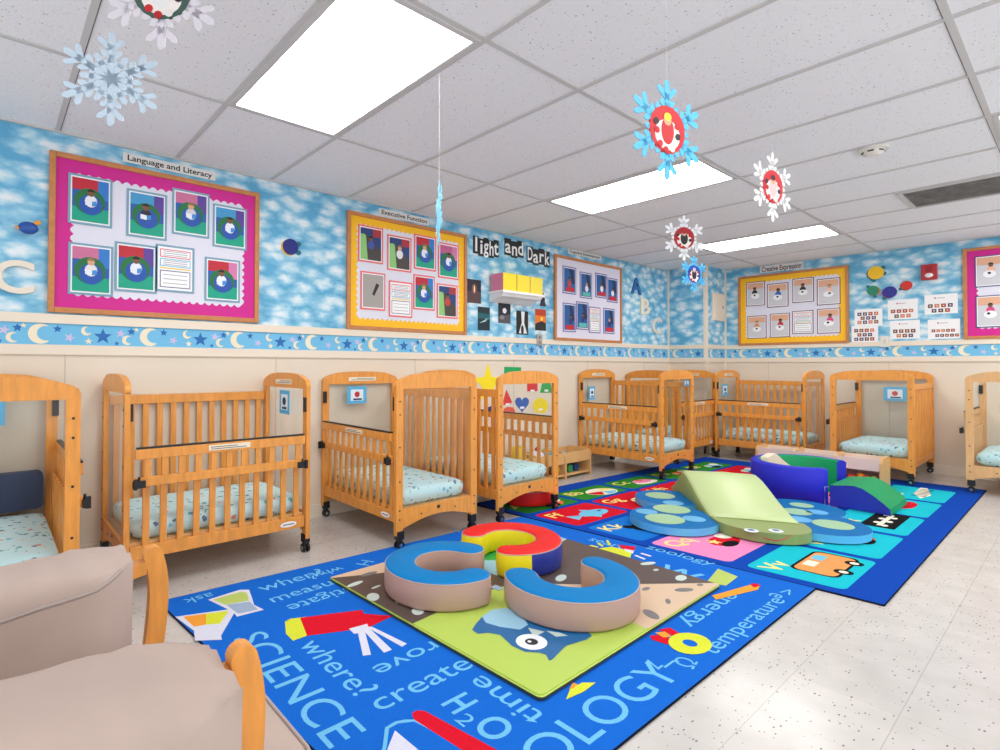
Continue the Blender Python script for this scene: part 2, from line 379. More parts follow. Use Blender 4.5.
def ceiling_lamp(i, j, label):
    x0, y0 = GX + .61 * i, GY + 1.22 * j
    t = thing('ceiling_light', label, 'ceiling light', (x0 + .305, y0 + .61, ZC), 0, 'recessed ceiling lights')
    a, b, k = .293, .598, .024
    f = MB()
    for s in (-1, 1):
        f.box((s * (a - k / 2), 0, -.007), (k, 2 * b, .01), GRID); f.box((0, s * (b - k / 2), -.0075), (2 * a - 2 * k, k, .01), GRID)
    f.build('frame', t)
    d = MB(); d.bb(-a + k, a - k, -b + k, b - k, -.006, -.001, LAMPM); d.build('diffuser', t)
ceiling_lamp(-1, 0, 'large bright ceiling light nearest the camera, above the cribs by the pink board')
ceiling_lamp(3, 0, 'middle bright ceiling light, behind the hanging blue snowflake')
ceiling_lamp(7, 0, 'farthest ceiling light, near the corner above the yellow board on the end wall')
ceiling_lamp(4, -2, 'ceiling light of which only a corner shows at the right edge')
for i, j in ((0, -2), (8, -2)):
    ceiling_lamp(i, j, 'ceiling light behind the camera')

t = thing('air_vent', 'grey dusty metal air vent panel in the ceiling', 'air vent', (GX + .61 * 6.5, .94 - .61, ZC))
VENT = mat('dusty_grey_metal', (120, 118, 116), .6, var=.3, vscale=6, vmap=(1, 2, 1))
f = MB()
for s in (-1, 1):
    f.box((s * .283, 0, -.008), (.03, 1.19, .012), GRID); f.box((0, s * .595, -.0085), (.54, .03, .012), GRID)
f.build('frame', t)
f = MB(); f.bb(-.268, .268, -.58, .58, -.004, -.001, VENT)
for k in range(9): f.box((-.24 + .06 * k, 0, -.006), (.012, 1.15, .006), VENT, ry=.3)
f.build('grille', t)
x, y = onz(873, 148, ZC)
t = thing('smoke_detector', 'round white smoke detector on the ceiling', 'smoke detector', (x, y, ZC))
f = MB(); f.tube([(0, 0, -.001), (0, 0, -.018)], .075, WPL, 20); f.build('base', t)
f = MB(); f.tube([(0, 0, -.018), (0, 0, -.036), (0, 0, -.046)], .05, WPL, 20, rr=[.056, .052, .03])
for k in range(6):
    a = k * math.pi / 3; f.box((.053 * math.cos(a), .053 * math.sin(a), -.028), (.004, .03, .008), BLACK, rz=a)
f.build('sensor_cover', t)

# ---------------------------------------------------------------- cribs
CL, CW = .98, .67
def slats(mb, n, x0, x1, y, z0, z1, m, w=.032, t=.013):
    for k in range(n): mb.box((x0 + (x1 - x0) * (k + .5) / n, y, (z0 + z1) / 2), (w, t, z1 - z0), m)
LABELM = P(236, 226, 205); INK = P(120, 105, 90)
def make_crib():
    root = thing('crib', None, 'crib')
    for s in (-1, 1):
        x = s * (CL / 2 - .016); th = .026
        g = lambda a, b, t_: (t_, a, b)
        f = MB(); h = CW / 2
        for q in (-1, 1): f.bb(x - th / 2, x + th / 2, q * (h - .026) - .026, q * (h - .026) + .026, .085, .985, WOOD)
        arch = [(-h, .978), (h, .978), (h, 1.0), (h - .008, 1.02), (h - .03, 1.035), (h - .075, 1.05), (h - .13, 1.065), (.1, 1.072), (0, 1.074),
                (-.1, 1.072), (-h + .13, 1.065), (-h + .075, 1.05), (-h + .03, 1.035), (-h + .008, 1.02), (-h, 1.0)]
        f.prism(arch, x - th / 2 - .001, x + th / 2 + .001, WOOD, g)
        ap = [(h - .05, .12), (h - .05, .24), (-h + .05, .24), (-h + .05, .12)] + [(-(h - .05) + (2 * h - .10) * i / 10, .12 + .05 * math.sin(math.pi * i / 10)) for i in range(1, 10)]
        f.prism(ap, x - th / 2 + .004, x + th / 2 - .004, WOOD, g)
        b = f
        for q in (-1, 1):
            for z in (.18, .235, .41, .62, .82, .9): b.tube([(x + s * .0125, q * (h - .026), z), (x + s * .0155, q * (h - .026), z)], .0055, BLACK, 8)
        for q in (-1, 1): b.tube([(x + s * .009, q * .14, .19), (x + s * .0115, q * .14, .19)], .0055, BLACK, 8)
        b.box((x + s * .0095, 0, .212), (.003, .025, .02), DARK)
        fr = f.build('end_frame', root, bevel=.004)
        MB().bb(x - .002, x + .002, -h + .046, h - .046, .235, .982, CLEAR).build('clear_panel', fr)
    f = MB(); y = CW / 2 - .02; xi = CL / 2 - .034
    f.bb(-xi, xi, y - .013, y + .013, .888, .942, WOOD); f.bb(-xi, xi, y - .013, y + .013, .16, .225, WOOD)
    slats(f, 12, -xi, xi, y, .225, .89, WOOD)
    f.build('slatted_back', root, bevel=.002)
    y = -CW / 2 + .022
    f = MB(); f.bb(-xi, xi, y - .012, y + .012, .16, .225, WOOD); slats(f, 11, -xi + .03, xi - .01, y, .225, .545, WOOD)
    f.build('lower_side', root, bevel=.002)
    y -= .026; f = MB()
    f.bb(-xi + .015, xi - .01, y - .011, y + .011, .655, .705, WOOD); f.bb(-xi + .015, xi - .01, y - .011, y + .011, .52, .565, WOOD)
    slats(f, 11, -xi + .03, xi - .01, y, .565, .655, WOOD)
    gt = f.build('folding_gate', root, bevel=.002)
    MB().bb(-xi + .02, xi - .015, y - .011, y + .011, .705, .714, BLACK).build('rail_cap', gt)
    for s in (-1, 1):
        l = MB(); l.box((s * (xi - .03), y - .02, .535), (.055, .02, .035), BLACK); l.box((s * (xi - .012), y - .03, .538), (.014, .02, .05), BLACK)
        l.tube([(s * (xi - .03), y - .02, .54), (s * (xi - .03), y - .02, .572)], .006, DARK, 6)
        l.build('latch', gt)
        MB().box((s * (CL / 2 - .035), -CW / 2 + .012, .885), (.01, .03, .085), BLACK).build('gate_hinge', root)
    l = MB(); l.bb(-.1, .12, y - .0125, y - .0115, .667, .695, LABELM)
    for k in range(2): l.bb(-.09, .1 - .05 * k, y - .0131, y - .0126, .673 + .01 * k, .677 + .01 * k, INK)
    l.build('warning_label', gt)
    l = MB(); yy = -CW / 2 + .009
    l.prism(disc(xi - .1, .19, .05, .016), yy - .001, yy, WHITE, lambda a, b, t_: (a, t_, b)); l.bb(xi - .135, xi - .065, yy - .0018, yy - .001, .187, .193, INK)
    l.build('maker_badge', root)
    l = MB(); l.bb(CL / 2 - .0315, CL / 2 - .0300, -.12, .12, 1.0, 1.03, LABELM)
    for k in range(2): l.bb(CL / 2 - .0319, CL / 2 - .0315, -.11, .1 - .05 * k, .007 + 1.0 + .011 * k, 1.011 + .011 * k, INK)
    l.build('warning_label', root); l = MB()
    l.bb(-CL / 2 + .0300, -CL / 2 + .0315, -.12, .12, 1.0, 1.03, LABELM)
    for k in range(2): l.bb(-CL / 2 + .0315, -CL / 2 + .0319, -.1 + .05 * k, .11, .007 + 1.0 + .011 * k, 1.011 + .011 * k, INK)
    l.build('warning_label', root)
    MB().bb(-xi, xi, -CW / 2 + .04, CW / 2 - .04, .222, .236, WOOD_P).build('mattress_board', root)
    for sx in (-1, 1):
        for sy in (-1, 1):
            c = MB(); x, y = sx * (CL / 2 - .016), sy * (CW / 2 - .033)
            c.box((x, y, .085), (.035, .05, .05), BLACK); c.tube([(x, y, .065), (x, y, .045)], .008, DARK, 6)
            c.box((x, y, .052), (.03, .03, .008), DARK)
            for q in (-1, 1): c.tube([(x + q * .008, y, .026), (x + q * .02, y, .026)], .026, BLACK, 12); c.tube([(x + q * .02, y, .026), (x + q * .0215, y, .026)], .012, CHROME, 8)
            c.build('caster', root)
    return root

def make_mattress():
    mb = MB(); L, W, z0, z1 = CL / 2 - .045, CW / 2 - .055, .238, .345
    prof = [(0.03, 0), (.008, .02), (0, .05), (0, .075), (.012, .097), (.04, .107)]
    rings = []
    for ins, z in prof:
        ring = []
        for x, y in rrect(-L + ins, L - ins, -W + ins, W - ins, .06, 5): ring.append((x, y, z0 + z))
        rings.append(ring)
    mb.loft(rings, SHEET, cap=False)
    # crowned top with soft ripples
    n = len(rings[-1]); last = rings[-1]; inner = []
    for fct, dz in ((.75, .008), (.4, .013)):
        ring = [(x * fct, y * fct, z + dz + .003 * math.sin(x * 23 + y * 31)) for x, y, z in last]; inner.append(ring)
    mb.loft([last] + inner, SHEET, cap=False); mb.add(inner[-1], [list(range(n))], SHEET, True)
    mb.add(rings[0], [list(range(n))[::-1]], SHEET)
    return mb.build('crib_mattress', weld=True)

crib0 = make_crib(); matt0 = make_mattress()
# (x, y) of the crib's middle, turn, labels
CRIBS = [
    (-.035, 3.20, 90, 'honey wood crib cut by the left edge, behind the armchair', 'turquoise sea-print mattress with a navy pad propped behind it'),
    (1.0, 3.375, 0, 'honey wood crib with its long slatted side forward, below the pink board', 'turquoise sea-print mattress in the long-side-forward crib below the pink board'),
    (2.235, 3.222, -90, 'honey wood crib end-on below the yellow board, gate on its left', 'turquoise sea-print mattress in the end-on crib below the yellow board'),
    (3.09, 3.20, 90, 'honey wood crib in front of the coloured wall shapes', 'turquoise sea-print mattress in the crib by the coloured wall shapes'),
    (5.36, 3.21, -90, 'honey wood crib standing on the alphabet rug by the toy shelf', 'turquoise sea-print mattress in the crib that stands on the alphabet rug'),
    (6.47, 3.37, 0, 'honey wood crib in the room corner, mostly hidden behind another crib', 'turquoise sea-print mattress in the crib in the room corner'),
    (7.17, 2.52, -90, 'honey wood crib with its long side forward below the yellow board on the end wall', 'turquoise sea-print mattress in the long crib on the end wall'),
    (7.09, 1.41, 180, 'honey wood crib end-on between the switch and the low toy shelf', 'turquoise sea-print mattress in the end-on crib on the end wall'),
    (7.14, .40, 180, 'pale wood crib cut by the right edge', 'turquoise sea-print mattress in the pale wood crib'),
]
for i, (x, y, a, lab, ml) in enumerate(CRIBS):
    c = crib0 if i == 0 else copy_tree(crib0); m_ = matt0 if i == 0 else copy_tree(matt0)
    zc_ = .0098 if i in (3, 4, 7, 8) else 0; c.location = (x, y, zc_); c.rotation_euler = (0, 0, R(a)); tag(c, lab, 'crib', 'cribs along the walls')
    m_.location = (x, y, zc_); m_.rotation_euler = (0, 0, R(a)); tag(m_, ml, 'mattress', 'crib mattresses')
    if i == 8:
        st = [c]
        while st:
            o = st.pop(); st += kids(o)
            if o.type == 'MESH':
                for sl in o.material_slots:
                    if sl.material == WOOD: sl.link = 'OBJECT'; sl.material = WOOD_P

# navy pad propped at the head of the first crib
NAVY = mat('navy_vinyl', (28, 52, 86), .5, bump=.2, bscale=25)
t = thing('navy_pad', 'navy vinyl pad leaning at the far end of the leftmost crib', 'pad', (-.08, 3.6, .37))
mb = MB(); mb.prism(rrect(-.3, .315, 0, .19, .03), -.035, .035, NAVY, lambda a, b, t_: (a, t_ + b * .12, b)); mb.build('cushion', t, bevel=.012)
MB().box((.0, -.022, .1), (.09, .004, .03), WHITE).build('care_tag', t)

# name cards taped to the clear panels
CARD = P(86, 178, 224); CARD2 = P(225, 238, 246)
def card(x, z, y, w_, h_, rz, label, pic=(150, 50, 60)):
    t = thing('name_card', label, 'name card', (x, y, z), rz, 'blue name cards taped to the crib ends')
    MB().box((0, 0, 0), (w_, .002, h_), CARD).build('card', t)
    m = MB(); m.bb(-w_ * .32, w_ * .32, -.0022, -.0013, -h_ * .33, h_ * .33, CARD2); m.prism(disc(0, h_ * .04, min(w_, h_) * .17), -.003, -.0022, P(*pic), lambda a, b, q: (a, q, b))
    m.bb(-w_ * .2, w_ * .25, -.003, -.0022, -h_ * .3, -h_ * .2, P(30, 60, 110)); m.build('picture', t)
yb = YA - .055
card(-.0, .88, 3.655, .15, .15, 0, 'blue name card cut by the left edge of the picture')
q = onB(284.5, 402, 1.445); card(1.445, q[1], q[0], .15, .15, R(-90), 'blue name card on the end of the crib below the pink board', (40, 50, 80))
q = onA(357, 395, 3.655); card(q[0], q[1], 3.655, .17, .13, 0, 'blue name card with a red picture in the crib below the yellow board', (190, 40, 50))
q = onA(592, 393, 3.655); card(q[0], q[1], 3.655, .115, .15, 0, 'blue name card in the crib beside the low wooden toy bin', (40, 40, 50))
q = onA(725, 390, 2.975); card(q[0], q[1], 2.975, .15, .15, 0, 'blue name card on the far end of the long crib on the end wall', (30, 60, 100))
q = onB(895, 394, 7.52); card(7.52, q[1], q[0], .2, .15, R(-90), 'blue name card in the end-on crib on the end wall', (200, 60, 60))
q = onA(686.5, 383, 2.742); card(q[0], q[1], 2.742, .13, .06, 0, 'small blue card high in the crib that stands on the alphabet rug', (60, 40, 40))

# ---------------------------------------------------------------- rugs
def quadmap(c00, c10, c11, c01):
    return lambda s, t_: tuple((1 - s) * (1 - t_) * a + s * (1 - t_) * b + s * t_ * c + (1 - s) * t_ * d for a, b, c, d in zip(c00, c10, c11, c01))
def slab(mb, pts, z0, z1, m, ms): mb.prism(pts, z0, z1, m, mside=ms)
LB = carpet('rug_light_blue', (112, 190, 232)); RB = carpet('rug_blue', (22, 104, 208)); RED = carpet('rug_red', (214, 22, 44)); LIME = carpet('rug_lime', (214, 222, 62))
RW = carpet('rug_white', (215, 218, 235)); OR = carpet('rug_orange', (240, 160, 60)); RK = carpet('rug_edge', (18, 24, 46)); LGN = carpet('rug_pale_green', (185, 205, 110))
c1 = [(.78, .91), (3.18, .91), (3.02, 2.73), (.63, 2.85)]
ZT = .009
mb = MB(); slab(mb, c1, .0005, ZT, RB, RK); science = tag(mb.build('science_rug'), 'bright blue rug printed with science words, under the owl mat', 'rug')
# dark bound edge
mb = MB()
for a, b in zip(c1, c1[1:] + c1[:1]):
    a, b = Vector((*a, .0047)), Vector((*b, .0047)); mb.tube([a, b], .0045, RK, 6)
mb.build('bound_edge', science)
mb = MB(); zl = [ZT]
def L():
    zl[0] += .00004; return zl[0]
def fl(x, y): return (x, y, zl[0])
def px(pts, m):                    # a printed shape, its outline taken where it lies on the floor
    L(); face(mb, [onz(u, v, ZT) for u, v in pts], m, fl)
def fit(s, x, y, h, ln, d, m=LB, bold=False):
    size = h / .73; word(s, x, y, size, d, m, bold, ln / twidth(s, size, bold))
def word(s, x, y, size, d, m=LB, bold=False, sx=1.0):
    L(); c, n = math.cos(R(d)), math.sin(R(d))
    put_text(mb, s, size, m, lambda a, b: (x + a * c - b * n, y + a * n + b * c, zl[0]), bold, sx=sx)
word('when?', 1.045, 2.645, .135, 2, sx=1.05); word('measure', 1.03, 2.49, .12, 2, sx=1.1); word('investigate', 1.62, 2.44, .12, 182, sx=1.1)
word('ask', .85, 2.80, .1, 182); fit('SCIENCE', .77, 2.27, .135, .83, -90)
fit('where?', .955, 2.05, .10, .45, -90); fit('create', .97, 1.49, .1, .42, 0); fit('prove', 1.47, 1.74, .09, .38, 182)
fit('time', 1.37, 1.13, .095, .3, 90); fit('H', 1.15, 1.40, .11, .075, -90, bold=True); fit('2', 1.13, 1.31, .06, .05, -90); fit('O', 1.15, 1.25, .11, .10, -90, bold=True)
fit('BIOLOGY', .99, .965, .14, .93, 0); fit('temperature', 2.15, .95, .08, .75, 0); fit('>', 2.98, .95, .07, .08, 0); fit('energy', 2.80, 1.17, .085, .5, 180)
word('7', 1.93, 1.10, .09, 181); word('J', 1.98, 1.02, .09, 90); word('\u03a9', 1.98, .955, .1, 10)
word('zoology', 3.08, 1.78, .115, -88, sx=1.1); word('e', 2.96, 1.03, .12, 180); word('W', 2.78, 1.55, .2, -88, bold=True); word('search', 2.94, 2.1, .12, -88)
word('hypo', 2.68, 2.63, .12, -20); word('? color', 2.4, 2.74, .12, 0); word('why?', 1.5, 2.70, .1, 182); word('H', 1.62, 2.6, .12, 30)
# telescope, beakers, flask, medal, pencil, bulb
px([(285, 622), (290, 619), (306, 617), (307, 636), (293, 641), (286, 634)], LIME); px([(300, 618), (362, 610), (364, 614), (393, 616), (368, 628), (307, 636)], RED)
px([(349, 629), (367, 624), (371, 632), (354, 634)], RW); px([(357, 629), (364, 628), (371, 655), (363, 656)], RW); px([(361, 628), (368, 627), (392, 650), (384, 653)], RW); px([(366, 627), (372, 627), (407, 644), (402, 647)], RW)
px([(175, 617), (233, 609), (235, 612), (221, 636), (222, 640), (195, 641), (194, 631)], RW); px([(183, 617), (206, 614), (206, 625), (194, 627)], OR); px([(206, 614), (229, 611), (220, 624), (206, 625)], LIME)
px([(208, 600), (240, 590), (249, 590), (252, 598), (254, 605), (264, 610), (237, 617), (233, 612)], RW); px([(213, 600), (241, 592), (247, 593), (249, 601), (225, 605)], LGN)
px([(226, 605), (250, 602), (258, 610), (238, 614)], mat('rug_grey', (150, 170, 200), .95))
px([(383, 745), (385, 728), (395, 722), (405, 720), (416, 720), (428, 727), (470, 750), (478, 760), (380, 760)], LB); px([(387, 745), (389, 729), (398, 724), (414, 722), (428, 729), (466, 750), (474, 760), (384, 760)], RB)
px([(388, 748), (395, 731), (430, 760), (385, 760)], RW)
px([(412, 714), (416, 711), (424, 711), (500, 752), (500, 762), (480, 762), (414, 720)], RED)
px([(566, 700), (570, 690), (582, 683), (596, 683), (584, 692)], LIME); px([(569, 690), (573, 683), (578, 685), (573, 689)], OR)
px([(650, 636), (660, 635), (672, 640), (668, 645), (652, 640)], RED); px([(658, 630), (670, 628), (680, 634), (676, 637)], RED); px([(655, 633), (665, 632), (672, 637), (664, 638)], OR)
x, y = onz(690, 643.5, ZT); L(); face(mb, disc(x, y, .098, .075), LIME, fl); L(); face(mb, disc(x, y, .028), RB, fl)
px([(712, 596), (754, 584), (760, 586), (758, 590), (716, 600)], OR); px([(750, 584.5), (756, 583.5), (761, 586), (754, 588)], RED); px([(718, 569), (738, 577), (726, 586), (706, 583)], LGN)
px([(596, 549), (612, 547), (632, 552), (630, 559), (618, 558), (608, 553)], LIME); px([(618, 545), (636, 547), (634, 551), (622, 549)], RED); px([(624, 549), (634, 551), (633, 554), (625, 551)], RW)
for a, b in (((589, 546), (597, 548)), ((597, 544), (602, 547)), ((634, 556), (644, 560)), ((640, 554), (650, 557)), ((629, 560), (634, 565)), ((606, 541), (609, 546))):
    px([a, (a[0] + 2, a[1] - .8), (b[0] + 2, b[1] - .8), b], LIME if a[0] < 620 else RW)
for a in ((428, 560), (340, 602)): pass
mb.build('printed_pattern', science)

# alphabet rug
C2 = [(3.21, .64), (6.90, .63), (6.74, 3.08), (3.00, 3.24)]
AB = carpet('rug_royal_blue', (8, 68, 172)); TEAL = carpet('rug_teal', (24, 188, 204)); PINK = carpet('rug_pink', (238, 140, 190)); RED2 = carpet('rug_crimson', (206, 18, 40))
BL2 = carpet('rug_sky_blue', (22, 116, 206)); GRN = carpet('rug_green', (44, 132, 44)); YEL = carpet('rug_yellow', (236, 222, 130)); BLK = carpet('rug_black', (20, 20, 22))
mb = MB(); slab(mb, C2, .0005, ZT, AB, RK); abc = tag(mb.build('alphabet_rug'), 'large alphabet rug with a royal blue border and coloured letter squares', 'rug')
mb = MB()
for a, b in zip(C2, C2[1:] + C2[:1]): mb.tube([(*a, .0047), (*b, .0047)], .0045, RK, 6)
mb.build('bound_edge', abc)
mb = MB(); zl[0] = ZT
qm = quadmap(*C2); qf = lambda s, t_: (*qm(s, t_), zl[0])
SW, SH = 3.7, 2.6                 # rug size, for shapes given in metres
qg = lambda x, y: qf(x / SW, y / SH)
rows = [(.165, .62, TEAL, 'VWXYZ', 5), (.70, 1.17, PINK, 'QRSTU', 5), (1.22, 1.62, BL2, 'KLMNOP', 6), (1.68, 2.06, RED2, 'FGHIJ', 5), (2.11, 2.42, GRN, 'ABCDE', 5)]
WT_ = carpet('rug_cream', (238, 232, 214)); BRN = carpet('rug_tan', (226, 156, 92)); SKY = carpet('rug_pale_blue', (110, 190, 226)); ORG = carpet('rug_coral', (226, 110, 70))
def blob(x, y, kind, col_):
    def shp(poly, m): L(); face(mb, poly, m, qg)
    if kind == 'van':
        shp(rrect(x - .24, x + .2, y - .12, y + .11, .05), BLK); shp(rrect(x - .225, x + .185, y - .105, y + .095, .045), BRN)
        shp([(x - .12, y + .02), (x - .02, y + .02), (x - .02, y + .08), (x - .12, y + .08)], WT_); shp([(x + .02, y + .02), (x + .12, y + .02), (x + .12, y + .08), (x + .02, y + .08)], SKY)
        for q in (-.1, .1): shp(disc(x + q, y - .11, .045), BLK); shp(disc(x + q, y - .11, .022), WT_)
    elif kind == 'zebra':
        shp([(x - .3, y - .02), (x - .1, y - .06), (x + .25, y + .02), (x + .25, y + .07), (x - .1, y + .06)], WT_)
        for k in range(6): shp([(x - .2 + .07 * k, y - .04), (x - .17 + .07 * k, y - .04), (x - .19 + .07 * k, y + .06), (x - .21 + .07 * k, y + .06)], BLK)
    elif kind == 'xray':
        shp([(x - .26, y - .1), (x + .26, y - .1), (x + .26, y + .1), (x - .26, y + .1)], BLK)
        shp([(x - .2, y - .015), (x + .2, y - .015), (x + .2, y + .015), (x - .2, y + .015)], WT_)
        for k in range(6): shp(disc(x - .18 + .07 * k, y + (.03 if k % 2 else -.03), .03, .02), WT_)
    elif kind == 'fish':
        shp(disc(x, y, .15, .07), SKY); shp([(x - .13, y), (x - .25, y + .06), (x - .25, y - .06)], SKY); shp([(x - .05, y + .05), (x + .06, y + .05), (x - .02, y + .12)], SKY); shp(disc(x + .08, y + .01, .015), BLK)
        shp([(x - .1, y - .04), (x + .03, y - .05), (x - .06, y - .11)], SKY)
    elif kind == 'ball':
        shp(disc(x, y, .17, .11), WT_); shp([(x, y)] + disc(x, y, .16, .10, 8, 160, 240), RED); shp([(x, y)] + disc(x, y, .16, .10, 8, 260, 330), SKY); shp([(x, y)] + disc(x, y, .16, .1, 8, 0, 60), YEL)
    elif kind == 'cake':
        shp(disc(x, y - .02, .16, .06), WT_); shp(disc(x, y + .03, .13, .06), PINK); shp(disc(x, y + .06, .05, .03), ORG)
    elif kind == 'oval':
        shp(disc(x, y, .16, .06), col_)
    elif kind == 'bear':
        shp(disc(x, y, .12, .09), BLK); shp(disc(x + .01, y - .01, .07, .05), WT_); shp(disc(x - .1, y + .07, .04), BLK); shp(disc(x + .1, y + .07, .04), BLK)
    else:
        shp(disc(x, y, .13, .08), col_); shp(disc(x + .1, y + .05, .06, .05), WT_); shp(disc(x - .03, y - .05, .08, .04), BLK); shp(star(x - .07, y + .03, .05), YEL)
kinds = dict(V='van', W='misc', X='xray', Y='oval', Z='zebra', F='fish', B='ball', C='cake', K='bear')
for (y0, y1, m, let, n) in rows:
    a, b = .07, 3.43
    for k, ch in enumerate(let):
        zl[0] = ZT + .0001
        x0 = a + (b - a) * k / n; x1 = a + (b - a) * (k + 1) / n - .06
        L(); face(mb, rrect(x0, x1, y0, y1, .04), m, qg)
        L(); put_text(mb, ch + ch.lower(), .15, YEL, lambda p, q: qg(x0 + .04 + p, y1 - .15 + q), True, sx=1.15)
        blob((x0 + x1) / 2 + .08, (y0 + y1) / 2 - .04, kinds.get(ch, 'misc'), {'Y': RED, 'Q': RED, 'G': WT_, 'H': WT_, 'U': YEL, 'R': SKY, 'A': ORG, 'D': ORG, 'E': SKY, 'I': WT_, 'J': SKY}.get(ch, ORG))
mb.build('printed_pattern', abc)

# ---------------------------------------------------------------- owl mat
VM = lambda n, c: mat('mat_' + n, c, .42, bump=.35, bscale=9)
MG = VM('lime', (176, 202, 88)); MBR = VM('brown', (84, 70, 66)); MBE = VM('beige', (214, 186, 158)); MLB = VM('pale_blue', (150, 198, 224)); MGR = VM('green', (30, 160, 72)); OWB = VM('owl_blue', (22, 100, 158))
mr = [(1.405, 1.185), (2.82, 1.215), (2.81, 2.56), (1.36, 2.56)]
mb = MB(); slab(mb, rrect(0, 1, 0, 1, .01), 0, 1, MG, BLACK)
mat_o = None
mq = quadmap(*mr); MZ = ZT + .018
base = MB(); base.prism([mq(s, t_) for s, t_ in rrect(0, 1, 0, 1, .015)], ZT + .0035, MZ - .004, MG, mside=VM('edge', (52, 58, 40)))
base.prism([mq(s, t_) for s, t_ in rrect(.006, .994, .006, .994, .015)], MZ - .004, MZ, MG)
owlmat = tag(base.build('activity_mat'), 'square padded play mat with an owl, lime green and brown, on the blue rug', 'play mat')
mb = MB(); zl[0] = MZ + .0003
def px2(pts, m): L(); face(mb, [onz(u, v, MZ) for u, v in pts], m, fl)
def qs(pts, m): L(); face(mb, pts, m, lambda s, t_: (*mq(s, t_), zl[0]))
qs([(.004, .50), (.30, .53), (.5, .5), (.5, .76), (.004, .985)], MBR); qs([(.004, .985), (.5, .74), (.5, .996), (.004, .996)], MBE)
qs([(.5, .004), (.996, .004), (.996, .5), (.5, .5)], MBE); qs([(.5, .46), (.70, .27), (.996, .02), (.996, .72), (.62, .64), (.5, .62)], MBR)
qs([(.46, .6), (.62, .62), (.996, .70), (.996, .996), (.46, .996)], MLB); qs(disc(.62, .78, .09, .07), MGR)
LEAF = VM('leaf', (196, 212, 206)); GLEAF = VM('grey_leaf', (120, 118, 118))
def leaf(u, v, a, b, rot, m):
    x, y = onz(u, v, MZ); pts = [(a * math.cos(R(t_)), b * math.sin(R(t_)) * (1 if abs(math.cos(R(t_))) < .99 else 0)) for t_ in range(0, 360, 20)]
    L(); face(mb, [(x + p * math.cos(R(rot)) - q * math.sin(R(rot)), y + p * math.sin(R(rot)) + q * math.cos(R(rot))) for p, q in pts], m, fl)
for u, v, a, b, r_, m in ((355, 584, .05, .018, 10, LEAF), (376, 587, .03, .01, 10, LEAF), (373, 597, .045, .03, 60, LEAF), (399, 602, .018, .012, 0, LEAF), (418, 611, .04, .028, 50, LEAF), (561, 578, .05, .025, 20, LEAF), (585, 567, .03, .01, 0, LEAF),
                          (648, 563.5, .05, .02, -20, LEAF), (656, 570, .02, .012, 0, LEAF), (681, 578, .045, .025, 10, LEAF), (369, 574, .05, .02, 0, GLEAF), (684, 590, .05, .022, -30, GLEAF), (700, 585, .02, .014, 0, GLEAF), (668, 601.5, .03, .012, 30, GLEAF), (651, 614.5, .05, .028, 60, GLEAF), (646, 589, .03, .014, 0, GLEAF)):
    leaf(u, v, a, b, r_, m)
px2([(472, 630), (476, 624), (482, 617), (500, 610), (520, 609), (545, 612), (580, 625), (592, 636), (586, 640), (566, 646), (560, 652), (552, 660), (549, 661), (546, 655), (540, 653), (525, 652), (512, 646), (500, 635), (488, 633), (478, 634)], OWB)
px2([(482, 617), (492, 610), (505, 608), (520, 612), (528, 625), (520, 630), (500, 627), (486, 623)], MLB); px2([(528, 628), (545, 632), (534, 637)], LEAF)
px2([(546, 631), (560, 633), (568, 636), (556, 637)], LEAF)
x, y = onz(531.5, 642, MZ); L(); face(mb, disc(x, y, .062), P(230, 236, 242), fl); L(); face(mb, disc(x, y, .026), P(15, 18, 30), fl); L(); face(mb, disc(x - .005, y + .006, .008), WHITE, fl)
mb.build('printed_picture', owlmat)
MB().prism(rrect(-.02, .02, -.028, .028, .004), .0, .002, P(150, 170, 200)).build('care_tag', owlmat, loc=(*onz(497, 588, MZ), MZ))

